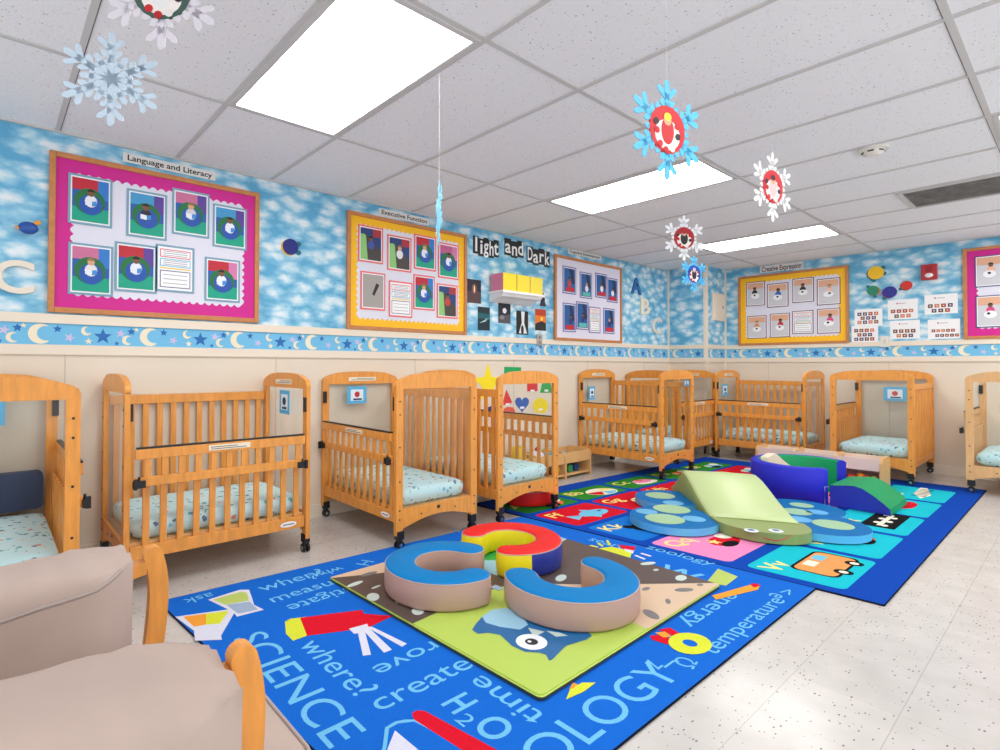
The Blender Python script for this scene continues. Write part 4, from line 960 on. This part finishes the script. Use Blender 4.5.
# cut-out words
for (a, b, s) in (((104, 170), (220, 258), 'light'), ((247, 170), (333, 270), 'and'), ((348, 202), (452, 316), 'Dark')):
    x, z, w_, h_ = wrect('A', Z(*a), Z(*b)); z0 = {'light': onA(*Z(162, 215))[1], 'and': onA(*Z(290, 221))[1], 'Dark': onA(*Z(400, 258))[1]}[s]
    loc, rz = wloc('A', x, z0, .002); t = thing('cut_out_word', 'white word %s on torn black paper' % s, 'lettering', loc, rz, 'light and Dark lettering'); n = len(s); m = MB(); l_ = MB()
    hh = .085 if s != 'Dark' else .085
    sl = 0
    step = w_ / n
    for k, ch in enumerate(s):
        cx_ = -w_ / 2 + step * (k + .5); dz = .008 * (-1) ** k
        m.bb(cx_ - step * .52, cx_ + step * .52, -.0015 - .0003 * (k % 2), 0, dz - hh, dz + hh * .95, BLACK)
        size = .19; v = twidth(ch, size, True); put_text(l_, ch, size, WHITE, lambda p, q: (cx_ + p, -.003, q - .06 + dz), True, center=True, sx=min(1.1, step * .9 / v))
    m.build('black_backing', t); l_.build('letters', t)
# dark pictures
def pic(a, b, label, cols):
    x, z, w_, h_ = wrect('A', Z(*a), Z(*b)); loc, rz = wloc('A', x, z, .001); m = MB(); m.bb(-w_ / 2, w_ / 2, -.002, 0, -h_ / 2, h_ / 2, P(*cols[0])); o = .0024
    for poly, c in cols[1:]:
        face(m, [(p * w_, q * h_) for p, q in poly], P(*c), fw_(o)); o += .0004
    tag(m.build('art_print', loc=loc, rz=rz), label, 'picture', 'small dark pictures around the wall shelf')
pic((78, 357), (140, 472), 'dark picture of a glowing candle flame on the cloud wall', [(40, 36, 50), ([(-.5, -.5), (.5, -.5), (.5, 0), (-.5, 0)], (84, 62, 66)), (disc(0, .1, .18, .22), (130, 80, 70)), (disc(0, .1, .05, .16), (250, 220, 180))])
pic((126, 484), (180, 594), 'dark teal picture of a shining winding river', [(12, 40, 50), ([(-.5, 0), (.5, 0), (.5, .2), (-.5, .25)], (20, 90, 100)), ([(-.4, -.2), (.1, -.05), (.45, .02), (.1, 0), (.2, -.1)], (190, 240, 240))])
pic((219, 454), (274, 562), 'dark picture of the moon behind clouds', [(24, 28, 40), ([(-.5, -.5), (.5, -.5), (.5, -.1), (-.5, -.2)], (80, 76, 84)), (disc(0, .05, .16, .12), (225, 225, 230)), (disc(-.2, -.25, .2, .1), (130, 125, 130))])
pic((301, 502), (354, 613), 'black and white picture of a pale figure', [(14, 14, 16), ([(-.1, .48), (.2, .48), (.15, 0), (.4, -.45), (-.3, -.45), (-.05, 0)], (225, 230, 232)), (disc(0, -.3, .12, .2), (30, 30, 34))])
pic((386, 494), (435, 595), 'orange sunset picture above the wall outlet', [(232, 120, 20), ([(-.5, .2), (.5, .2), (.5, .5), (-.5, .5)], (190, 60, 20)), ([(-.5, -.5), (.5, -.5), (.5, -.15), (.1, -.05), (-.5, -.2)], (30, 34, 34)), (disc(.1, .05, .12, .09), (255, 210, 80))])
# shelf with boxes
x, z, w_, h_ = wrect('A', (450 + 200 / 4.545, 200 + 400 / 4.545), (450 + 425 / 4.545, 200 + 450 / 4.545))
xs0, xs1, zs = 3.635, 4.235, 1.815
t = thing('wall_shelf', 'short white wall shelf with a moulded edge holding the yellow boxes', 'shelf', ((xs0 + xs1) / 2, YA, zs)); hl = (xs1 - xs0) / 2
MB().bb(-hl, hl, -.20, 0, -.012, .012, WHITE).build('board', t, bevel=.003)
m = MB(); m.prism([(-.185, -.012), (0, -.012), (0, -.085), (-.03, -.08), (-.08, -.055), (-.16, -.04)], -hl + .02, hl - .02, WHITE, lambda a, b, q: (q, a, b)); m.build('moulding', t)
PKB = P(222, 130, 160, .5); YLB = P(242, 218, 30, .35)
bw_ = (2 * hl - .03) / 3
for k, lb in enumerate(('glossy yellow box with pink ends, nearest the candle picture', 'middle glossy yellow box on the white wall shelf', 'glossy yellow box at the end of the wall shelf over the sunset picture')):
    m = MB(); cx_ = -hl + .015 + bw_ * (k + .5)
    m.box((0, 0, .082), (bw_ - .008, .165, .164), YLB); m.box((-(bw_ / 2 - .0038), 0, .082), (.002, .163, .162), PKB); m.box((bw_ / 2 - .0038, 0, .082), (.002, .163, .162), PKB)
    tag(m.build('storage_box', loc=((xs0 + xs1) / 2 + cx_, YA - .10, zs + .0125)), lb, 'box', 'yellow boxes on the white wall shelf')
x, z = onA(*Z(420, 452)); m = MB(); DP = P(50, 36, 60)
m.prism([(-.045, -.07), (.045, -.07), (.02, -.01), (.03, -.01), (0, .07), (-.03, -.01), (-.02, -.01)], -.012, 0, DP, lambda a, b, q: (a, q, b)); tag(m.build('tree_ornament', loc=(x, YA - .001, z)), 'small dark tree-shaped ornament at the end of the wall shelf', 'ornament')
# outlet, switch, electrical panel, alarm
def plate(wl, a, b, name, label, cat, slot):
    x, z, w_, h_ = wrect(wl, a, b); loc, rz = wloc(wl, x, z, .014); t = thing(name, label, cat, loc, rz)
    MB().bb(-w_ / 2, w_ / 2, -.006, 0, -h_ / 2, h_ / 2, WPL if slot != 'metal' else P(170, 165, 155)).build('cover_plate', t, bevel=.002)
    m = MB()
    if slot == 'switch': m.bb(-.012, .012, -.012, -.006, -.025, .025, P(210, 205, 195))
    else:
        for s in (-1, 1): m.bb(-.014, .014, -.0075, -.006, s * .026 - .014, s * .026 + .014, P(120, 115, 108))
    m.build('toggle' if slot == 'switch' else 'socket', t)
plate('A', Z(389, 610), Z(413, 662), 'wall_outlet', 'grey wall outlet below the sunset picture', 'outlet', 'metal')
Z7 = zoomer(840, 230, 5.357)
plate('B', Z7(218, 570), Z7(265, 626), 'light_switch', 'white light switch below the printed sheets', 'light switch', 'switch')
x, z, w_, h_ = wrect('P', (711.5, 292.5), (723.3, 321.5)); t = thing('electrical_panel', 'cream metal electrical panel on the corner column', 'electrical panel', (x, PY, z))
MB().bb(-w_ / 2, w_ / 2, -.03, 0, -h_ / 2, h_ / 2, CREAM).build('box', t, bevel=.004)
m = MB(); m.bb(-w_ * .36, w_ * .36, -.036, -.03, -h_ * .42, h_ * .42, CREAM); m.bb(w_ * .2, w_ * .25, -.04, -.036, -.02, .02, DARK); m.build('door', t, bevel=.002)
x, z, w_, h_ = wrect('B', Z7(437, 190), Z7(525, 264)); loc, rz = wloc('B', x, z)
t = thing('fire_alarm', 'red fire alarm with a white strobe on the end wall', 'fire alarm', loc, rz); MB().bb(-w_ / 2, w_ / 2, -.045, 0, -h_ / 2, h_ / 2, P(176, 28, 40, .35)).build('housing', t, bevel=.006)
m = MB(); m.ball((0, -.046, -h_ * .22), .035, P(235, 235, 235, .2), sc_=(1, .5, .7)); m.build('strobe', t); m = MB(); m.bb(-w_ * .2, w_ * .2, -.048, -.045, .0, h_ * .35, P(150, 18, 30)); m.build('speaker_grille', t)

# letters
def letter(a, b, s, c, label, base=None):
    x, z, w_, h_ = wrect('A', a, b); m = MB(); v, f_ = text(s, 1, True); mnx, mxx = min(p for p, q in v), max(p for p, q in v); mny, mxy = min(q for p, q in v), max(q for p, q in v)
    g = lambda p, q, o: ((p - (mnx + mxx) / 2) / (mxx - mnx) * w_, o, (q - (mny + mxy) / 2) / (mxy - mny) * h_)
    n = len(v); m.add([g(p, q, -.02) for p, q in v] + [g(p, q, -.002) for p, q in v], f_ + [[i + n for i in fc][::-1] for fc in f_], P(*c))
    ed = {}
    for fc in f_:
        for i in range(len(fc)): e = (fc[i], fc[(i + 1) % len(fc)]); ed[e] = 1
    for (i, j) in ed:
        if (j, i) not in ed: m.add([g(*v[i], -.02), g(*v[j], -.02), g(*v[j], -.002), g(*v[i], -.002)], [(3, 2, 1, 0)], P(*c))
    tag(m.build('wooden_letter', loc=(x, YA, z)), label, 'letter', 'letters on the cloud wall')
letter(Z(820, 350), Z(866, 432), 'A', (36, 104, 168), 'dark blue letter A on the cloud wall')
letter(Z(863, 446), Z(903, 522), 'B', (232, 226, 208), 'cream letter B on the cloud wall below the blue A')
letter(Z(914, 534), Z(958, 610), 'C', (228, 224, 210), 'small cream letter C near the corner column')
letter((-7, 258), (34, 295), 'C', (232, 222, 206), 'large cream letter C beside the magenta board')
# bird and moon ornaments
x, z = onA(28, 229); t = thing('bird_ornament', 'small blue bird ornament with orange wings beside the magenta board', 'ornament', (x, YA, z))
MB().ball((0, -.03, 0), .045, P(30, 80, 160, .5), sc_=(1, .5, .75)).build('body', t); m = MB()
m.prism([(-.06, .0), (-.03, .005), (-.04, -.015)], -.035, -.025, P(240, 150, 40), lambda a, b, q: (a, q, b)); m.prism([(.03, .02), (.055, .03), (.05, .05), (.02, .035)], -.035, -.025, P(240, 150, 40), lambda a, b, q: (a, q, b)); m.build('wings', t)
def bug(wl, u, v, r_, c1_, c2_, label, legs):
    r_ *= .84
    if wl == 'A': x, z = onA(u, v)
    else: y_, z = onB(u, v); x = -y_
    loc, rz = wloc(wl, x, z, .001); t = thing('bug_ornament', label, 'ornament', loc, rz, 'round bug ornaments on the cloud walls')
    F = lambda a, b, q: (a, q, b)
    MB().prism(disc(0, 0, r_), -.015, -.004, P(*c1_), F).build('body', t); MB().prism(disc(-r_ * .18 if legs[0][0] > 0 else r_ * .18, -.006, r_), -.004, 0, P(*c2_), F).build('rim', t)
    m = MB()
    for (a, b) in legs: m.prism(disc(a * r_, b * r_, r_ * .3, n=10), -.013, -.002, P(20, 110, 120) if c1_[2] < 200 else P(20, 110, 120), F)
    m.build('feet', t)
bug('A', 290, 247, .068, (24, 34, 120), (238, 180, 60), 'navy and gold moon-shaped ornament beside the yellow board', [(1.1, .5), (1.1, -.6)])
x_ = Z7
bug('B', *Z7(193, 230), .088, (242, 192, 30), (28, 80, 110), 'large yellow bug ornament on the end wall', [(.9, .7), (1, -.2), (-.3, -1.1)])
bug('B', *Z7(178, 325), .066, (30, 132, 98), (226, 130, 60), 'green bug ornament on the end wall', [(-.8, .9), (.3, -1.2)])
bug('B', *Z7(268, 333), .075, (34, 40, 140), (190, 30, 80), 'navy bug ornament on the end wall', [(1.5, .4), (-.8, -1.0)])
bug('B', *Z7(358, 297), .058, (206, 44, 34), (170, 24, 24), 'red round ornament on the end wall', [(.5, .5)])

# coloured shapes low on the back wall
def shape(name, poly, c, label):
    pts = [onA(u, v) for u, v in poly]; cx_ = sum(p for p, q in pts) / len(pts); cz = sum(q for p, q in pts) / len(pts)
    m = MB(); m.prism([(p - cx_, q - cz) for p, q in pts], -.003, -.0005, P(*c), lambda a, b, q: (a, q, b)); m.bb(-.03, .03, -.004, -.003, -.05, -.028, WHITE)
    tag(m.build(name, loc=(cx_, YA, cz)), label, 'wall shape', 'coloured paper shapes low on the back wall')
Y4 = zoomer(470, 360, 9.09)
def PP(*a): return [Y4(*p) for p in a]
x, z = onA(*Y4(163, 190))
m = MB(); m.prism(star(0, 0, .2, .42), -.003, -.0005, P(246, 222, 20), lambda a, b, q: (a, q, b)); tag(m.build('paper_star', loc=(x, YA, z - .03)), 'yellow paper star on the cream wall behind the cribs', 'wall shape', 'coloured paper shapes low on the back wall')
shape('paper_rectangle', PP((310, 62), (463, 66), (463, 150), (310, 150)), (20, 160, 82), 'green paper rectangle on the cream wall, above a crib end')
shape('paper_square', PP((518, 205), (612, 205), (612, 283), (520, 286)), (216, 26, 36), 'red paper square seen through the crib end')
shape('paper_trapezoid', PP((660, 190), (725, 190), (748, 298), (635, 298)), (24, 164, 76), 'green paper trapezoid seen through the crib end')
shape('paper_triangle', PP((330, 268), (380, 380), (360, 410), (290, 410)), (222, 30, 34), 'red paper triangle seen through the crib end')
shape('paper_circle', [Y4(640 + 70 * math.cos(R(a)), 415 + 70 * math.sin(R(a))) for a in range(0, 360, 15)], (240, 216, 20), 'yellow paper circle seen through the crib end')
hp = []
for k in range(24):
    a = 2 * math.pi * k / 24; hp.append(Y4(472 + 62 * math.sin(a) ** 3 * 1.02, 398 - (13 * math.cos(a) - 5 * math.cos(2 * a) - 2 * math.cos(3 * a) - math.cos(4 * a)) * 4.9))
shape('paper_heart', hp, (18, 88, 176), 'blue paper heart seen through the crib end')
shape('paper_semicircle', [Y4(200 + 58 * math.cos(R(a)), 478 - 60 * math.sin(R(a))) for a in range(0, 181, 15)], (22, 44, 130), 'navy paper semicircle low on the wall between two cribs')
shape('paper_fan', PP((300, 470), (310, 440), (340, 425), (390, 430), (408, 460), (405, 486), (300, 486)), (226, 80, 60), 'orange-red paper fan seen through the crib end')

# end wall
Z = zoomer(660, 230, 5.0)
board('B', Z(393, 238), Z(948, 565), 'bulletin board with a golden yellow border on the end wall', LAV, GOLD, bw=.075)
mm_ = (110, 60, 70); g5 = 'photos on the yellow-bordered board of the end wall'
b5 = [((433, 264), (527, 376), 'table'), ((538, 272), (645, 382), 'table'), ((664, 246), (772, 358), 'table'), ((786, 248), (905, 370), 'table'), ((440, 432), (535, 541), 'table'), ((552, 420), (652, 535), 'table'), ((663, 407), (770, 517), 'text'), ((788, 396), (905, 515), 'table')]
l5 = ['photo of a child at a white table, top left of the yellow end-wall board', 'photo of a child in blue at a white table on the yellow end-wall board', 'photo of a child in dark clothes, third in the yellow end-wall board\'s top row', 'photo at the top right corner of the yellow end-wall board',
      'photo of a child leaning on a table, lower left of the yellow end-wall board', 'photo of a child in red, bottom row of the yellow end-wall board', 'text sheet with a pink heading on the yellow end-wall board', 'photo of a child in pink at the lower right of the yellow end-wall board']
for i, (a, b, st_) in enumerate(b5): photo('B', Z(*a), Z(*b), l5[i], mm_, st_, g5, i + 60, rim=.04)
sign('B', Z(500, 192), Z(717, 198.5 + 2), 'Creative Expression', 'white title strip reading Creative Expression')if 0 else None
x0, zc0 = onB(*Z(500, 195)); x1, zc1 = onB(*Z(717, 178))
w_ = abs(x1 - x0); t = thing('sign', 'white title strip reading Creative Expression', 'sign', (XB - .002, (x0 + x1) / 2, 2.366), R(-90), 'printed title strips above the boards')
MB().bb(-w_ / 2, w_ / 2, -.003, 0, -.042, .042, P(228, 226, 222)).build('card', t)
m = MB(); size = .09; sx_ = w_ * .92 / twidth('Creative Expression', size, True); put_text(m, 'Creative Expression', size, P(20, 20, 24), lambda p, q: (p, -.0036, q - .03), True, center=True, sx=sx_); m.build('lettering', t)
# board at the right edge
y0, zt_ = onB(*Z7(658, 105)); _, zb_ = onB(*Z7(664, 586)); wd = 1.35
loc, rz = wloc('B', -y0 + wd / 2, (zt_ + zb_) / 2); W2, H2 = wd / 2, (zt_ - zb_) / 2
def board_at(x, z, w_, h_, label, back, trim):
    global wrect
    old = wrect; wrect = lambda *a: (x, z, w_, h_); t = board('B', None, None, label, back, trim, bw=.085); wrect = old; return t
board_at(-y0 + wd / 2, (zt_ + zb_) / 2, wd, zt_ - zb_, 'magenta-bordered bulletin board cut by the right edge', LAV, MAG)
for i, (a, b, lb) in enumerate((((722, 145), (885, 297), 'upper photo on the magenta board cut by the right edge'), ((727, 356), (890, 518), 'lower photo, child in pink, on the magenta board cut by the right edge'))):
    photo('B', Z7(*a), Z7(*b), lb, (40, 60, 120), 'table', 'photos on the board cut by the right edge', 80 + i, rim=.04)
# printed sheets
sh = [((78, 428), (228, 512), 'white sheet of small face pictures nearest the yellow board, upper of two'), ((62, 514), (205, 606), 'white sheet of small face pictures above the light switch, lower of two'), ((256, 378), (417, 474), 'white sheet of small pictures below the navy bug ornament'),
      ((268, 488), (429, 580), 'white sheet of small pictures just right of the light switch'), ((452, 350), (632, 444), 'white sheet of small pictures below the fire alarm'), ((470, 482), (645, 580), 'white sheet of small pictures beside the magenta board, lower of two')]
for i, (a, b, lb) in enumerate(sh):
    x, z, w_, h_ = wrect('B', Z7(*a), Z7(*b)); loc, rz = wloc('B', x, z, .001 + .0012 * (i % 2)); rnd = random.Random(i)
    t = thing('printed_sheet', lb, 'paper', loc, rz, 'white printed sheets on the end wall'); MB().bb(-w_ / 2, w_ / 2, -.0012, 0, -h_ / 2, h_ / 2, WHITE).build('paper', t)
    m = MB(); f = fw_(.0018); s = .019 if i != 5 else .015
    for r_ in range(3 if i < 2 else 2):
        for k in range(4 - (r_ % 2) if i != 5 else 5):
            cx_ = -w_ * .32 + k * w_ * (.2 if i != 5 else .15) + (.03 if r_ % 2 else 0); cz = (.22 - .24 * r_) * h_ if i < 2 else (-.08 - .25 * r_) * h_
            c = rnd.choice([(150, 60, 50), (60, 50, 60), (200, 120, 90), (40, 60, 110), (120, 70, 60)])
            face(m, [(cx_ - s, cz - s), (cx_ + s, cz - s), (cx_ + s, cz + s), (cx_ - s, cz + s)], P(*c), f)
            face(m, disc(cx_, cz, s * .5, n=8), P(226, 180, 150), fw_(.0022))
    if i > 1: face(m, [(-w_ * .12, h_ * .3), (w_ * .12, h_ * .3), (w_ * .12, h_ * .32), (-w_ * .12, h_ * .32)], P(110, 110, 120), f); face(m, [(-w_ * .2, h_ * .28), (-w_ * .15, h_ * .28), (-w_ * .15, h_ * .35), (-w_ * .2, h_ * .35)], P(190, 40, 50), f)
    m.build('small_pictures', t)

# ---------------------------------------------------------------- hanging snowflakes
def snowflake(u, v, d, r_, turn, c, label, pics=None, rot=0, tilt=0, wide=1.0):
    q = ray(u, v); q = q / CF * d; p = Vector((q.x, q.y, q.z + EYE))
    t = thing('snowflake_decoration', label, 'hanging decoration', p, R(turn), 'paper snowflakes hanging from the ceiling')
    m = MB(); M_ = P(*c, .55); F = lambda a, b, o: (a, o, b)
    def bar(x0, z0, x1, z1, w_):
        dx, dz = x1 - x0, z1 - z0; l_ = math.hypot(dx, dz); nx, nz = -dz / l_ * w_ / 2, dx / l_ * w_ / 2
        pts = [(x0 + nx, z0 + nz), (x0 - nx, z0 - nz), (x1 - nx, z1 - nz), (x1 - nx * .2 + dx / l_ * w_ / 2, z1 - nz * .2 + dz / l_ * w_ / 2), (x1 + nx, z1 + nz)]
        m.prism(pts, -.0012, .0012, M_, F)
    for k in range(6):
        a = R(60 * k + 30 + rot); ca, sa = math.cos(a), math.sin(a); w_ = r_ * .13
        bar(0, 0, r_ * .93 * ca, r_ * .93 * sa, w_)
        for f_, l_ in ((.42, .2), (.62, .28), (.5, .0)):
            if l_:
                for s in (-1, 1):
                    b = a + s * R(48); bar(r_ * f_ * ca, r_ * f_ * sa, r_ * (f_ * ca + l_ * math.cos(b)), r_ * (f_ * sa + l_ * math.sin(b)), w_ * .85)
        b = a + R(30); bar(0, 0, r_ * .52 * math.cos(b), r_ * .52 * math.sin(b), w_ * .9)
        n0, n1 = a, a + R(60); bar(r_ * .4 * math.cos(n0), r_ * .4 * math.sin(n0), r_ * .4 * math.cos(n1), r_ * .4 * math.sin(n1), w_ * .7)
    m.build('paper_flake', t)
    if pics:
        g = MB()
        for s in (-1, 1):
            F2 = lambda o: (lambda a, b: (a * s, -s * o, b)); 
            face(g, disc(0, 0, r_ * .47), P(*pics[0]), F2(.002)); face(g, disc(0, -.1 * r_, r_ * .33, r_ * .3), P(240, 232, 228), F2(.0024)); face(g, disc(0, -.02 * r_, r_ * .17, r_ * .27), P(*pics[1]), F2(.0028))
            face(g, disc(0, .18 * r_, r_ * .1), SK2, F2(.0032)); face(g, disc(0, .25 * r_, r_ * .1, r_ * .08, 12), P(*pics[2]), F2(.0036))
            for k, (a, b) in enumerate(((-.28, -.05), (.27, -.1), (-.2, -.3), (.12, -.36), (-.05, -.4), (.25, .1), (-.3, .12))): face(g, disc(a * r_, b * r_, r_ * .07, n=8), P(*[(190, 20, 30), (40, 30, 40), (200, 30, 40), (230, 225, 220), (180, 20, 30)][k % 5]), F2(.004))
        g.build('round_picture', t)
    m = MB(); m.tube([(0, 0, r_ * .8), (0, 0, ZC - p.z - .001)], .0006, P(225, 225, 225), 4); m.build('thread', t)
snowflake(667, 130, 1.7, .16, -15, (78, 178, 222), 'blue snowflake with a round red picture, hanging from the ceiling', ((196, 24, 34), (190, 26, 36), (236, 214, 60)), rot=0)
snowflake(111, 79, 1.75, .155, -22, (196, 216, 232), 'large pale blue snowflake without a picture, over the magenta board')
snowflake(162, -8, 1.6, .175, -35, (216, 212, 222), 'whitish snowflake cut by the top edge', ((60, 90, 80), (230, 230, 230), (150, 30, 40)), rot=0)
snowflake(772.5, 187, 2.3, .15, -12, (226, 226, 226), 'white snowflake turned partly edge-on with a red picture', ((206, 30, 50), (240, 190, 190), (60, 30, 30)))
snowflake(684, 238, 3.4, .145, -33, (232, 234, 238), 'white snowflake with a red and black picture, near the far ceiling light', ((170, 22, 36), (40, 34, 40), (150, 30, 40)))
snowflake(694, 274, 4.2, .145, -17, (72, 180, 232), 'small sky blue snowflake with a navy picture, in front of the corner', ((20, 70, 170), (24, 24, 34), (200, 200, 205)))
snowflake(439, 213, 2.4, .145, 57, (130, 200, 228), 'blue snowflake seen exactly edge-on, in front of the yellow board')

# ---------------------------------------------------------------- glider armchair
gl = thing('armchair', 'taupe padded wooden glider armchair cut by the left and bottom edges', 'armchair', (.05, 1.2, 0))
def G(x, y, z): return (x - .05, y - 1.2, z)
def pad(name, y_in, y_out, zs, x0=-.42, x1=.30, crown=.04, drop=.30):
    """puffed arm cushion with a hanging side panel; y_in: side towards the seat"""
    mb = MB(); rings = []; n = 26
    for i in range(n + 1):
        f_ = i / n; x = x0 + (x1 - x0) * f_
        e = min(1, math.sin(min(1, (1 - f_) * 5.5) * math.pi / 2) + .12) * min(1, math.sin(min(1, f_ * 8) * math.pi / 2) + .2)
        z = zs(x); yc = (y_in + y_out) / 2; ring = []
        gath = (.004 * math.sin(i * 2.9) if f_ > .8 else .0015 * math.sin(i * 1.7))
        hw_ = abs(y_out - y_in) / 2 * (.55 + .45 * e); s = 1 if y_out > y_in else -1
        zb = z - drop * (.9 + .1 * e)
        pr = [(-1, -.0), (-.97, .35), (-.82, .72), (-.5, .95), (0, 1.0), (.5, .93), (.82, .7), (.97, .3), (1, -.1)]
        for kk, (a, b) in enumerate(pr): ring.append(G(x, yc + s * hw_ * a * 1.0, z - .03 + (crown + .11 * max(0, .28 - x)) * b * e + gath * b + .007 * math.sin(kk * 2.6 + i * .5) * max(0, (f_ - .72) / .28)))
        ring += [G(x, yc + s * hw_ * .96, z - drop * .45), G(x, yc + s * hw_ * .85, zb), G(x, yc - s * hw_ * .85, zb), G(x, yc - s * hw_ * .97, z - drop * .5)]
        rings.append(ring)
    mb.loft(rings, FAB, smooth=True); o = mb.build(name, gl, weld=True)
    pp = MB(); pp.tube([(r_[0][0], r_[0][1], r_[0][2] + .004) for r_ in rings[1:-1]], .0045, FABD, 6); pp.build('piping', o)
    return o
pad('arm_cushion', 1.40, 1.64, lambda x: .648 + .14 * (x - .1) + (.35 * max(0, x - .2)), x1=.265)
pad('arm_cushion', 1.00, .74, lambda x: .674 + .06 * (x - .1), x1=.285, crown=.035)
for yc in (1.50, .885):
    m = MB()
    # upright front board with a rounded top, bowed forward, and the rail behind it
    path = [(.308, .34), (.318, .42), (.327, .50), (.330, .57), (.325, .62), (.316, .655)]
    for _ in range(2):
        path = [path[0]] + [q for a, b in zip(path, path[1:]) for q in ((a[0] * .75 + b[0] * .25, a[1] * .75 + b[1] * .25), (a[0] * .25 + b[0] * .75, a[1] * .25 + b[1] * .75))] + [path[-1]]
    up_, lo = [], []
    for i, (x, z) in enumerate(path):
        a = Vector(path[max(i - 1, 0)]); b = Vector(path[min(i + 1, len(path) - 1)]); d = (b - a).normalized(); n_ = Vector((-d.y, d.x)); w_ = .021
        up_.append((x + n_.x * w_, z + n_.y * w_)); lo.append((x - n_.x * w_, z - n_.y * w_))
    e = path[-1]; cap = [(e[0] + .021 * math.cos(R(t_)), e[1] + .021 * math.sin(R(t_))) for t_ in range(25, 170, 18)]
    m.prism(lo + cap + up_[::-1], yc - .015, yc + .015, WOOD, lambda a, b, q: G(a, q, b)); m.build('front_post', gl, bevel=.005)
    m = MB(); m.prism([(-.42, .555), (.1, .58), (.30, .615), (.30, .645), (.1, .61), (-.42, .585)], yc - .02, yc + .02, WOOD, lambda a, b, q: G(a, q, b)); m.build('arm_rail', gl, bevel=.004)
    for x in (.31, -.36):
        l_ = MB(); l_.bb(*[v for v in (x - .05 - .02, x - .05 + .02)], yc - 1.2 - .018, yc - 1.2 + .018, .17, .36 if x > 0 else .6, WOOD); l_.build('leg', gl, bevel=.005)
    b_ = MB(); b_.bb(-.5, .36, yc - 1.2 - .025, yc - 1.2 + .025, .012, .05, WOOD); b_.bb(-.3, .2, yc - 1.2 - .02, yc - 1.2 + .02, .05, .13, WOOD); b_.bb(-.42, .32, yc - 1.2 - .018, yc - 1.2 + .018, .13, .18, WOOD); b_.build('glider_base', gl, bevel=.006)
def cushion(name, x0, x1, y0, y1, z0, z1, r_=.035, tilt=0):
    mb = MB(); L_, W_ = (x1 - x0) / 2, (y1 - y0) / 2; h = z1 - z0; rings = []
    for ins, z in ((.03, 0), (.008, h * .12), (0, h * .3), (0, h * .75), (.006, h * .9), (.02, h)):
        rings.append([(x, y, z) for x, y in rrect(-L_ + ins, L_ - ins, -W_ + ins, W_ - ins, r_, 4)])
    mb.loft(rings, FAB, cap=False); last = rings[-1]; inn = [[(x * k, y * k, z + dz) for x, y, z in last] for k, dz in ((.7, .014), (.3, .022))]
    mb.loft([last] + inn, FAB, cap=False); mb.add(inn[-1], [list(range(len(last)))], FAB, True); mb.add(rings[0], [list(range(len(last)))[::-1]], FAB)
    o = mb.build(name, gl, weld=True); o.location = G((x0 + x1) / 2, (y0 + y1) / 2, z0); o.rotation_euler = (0, tilt, 0)
    pp = MB(); pp.tube([(x, y, h * .9 + .004) for x, y, _ in rings[4] + rings[4][:1]], .0045, FABD, 6, cap=False); pp.build('piping', o); return o
cushion('seat_cushion', -.3, .49, .955, 1.40, .27, .385)
m = MB(); m.bb(-.42, .38, -.24, .22, .22, .265, WOOD); m.build('seat_frame', gl, bevel=.004)
m = MB()
bk = [(.0, .30), (-.02, .6), (-.06, .9), (-.10, 1.02)]
mb = MB(); rings = []
for i in range(9):
    z = .38 + .66 * i / 8; xc = -.40 - .22 * i / 8; wv = .21 * (1 - .12 * (i / 8) ** 2); th = .06 * math.sin(math.pi * (.12 + .76 * i / 8))
    rings.append([G(xc + th, 1.19 - wv, z), G(xc + th * 1.5, 1.19, z), G(xc + th, 1.19 + wv, z), G(xc - th, 1.19 + wv, z), G(xc - th * 1.2, 1.19, z), G(xc - th, 1.19 - wv, z)])
mb.loft(rings, FAB); mb.build('back_cushion', gl, weld=True)
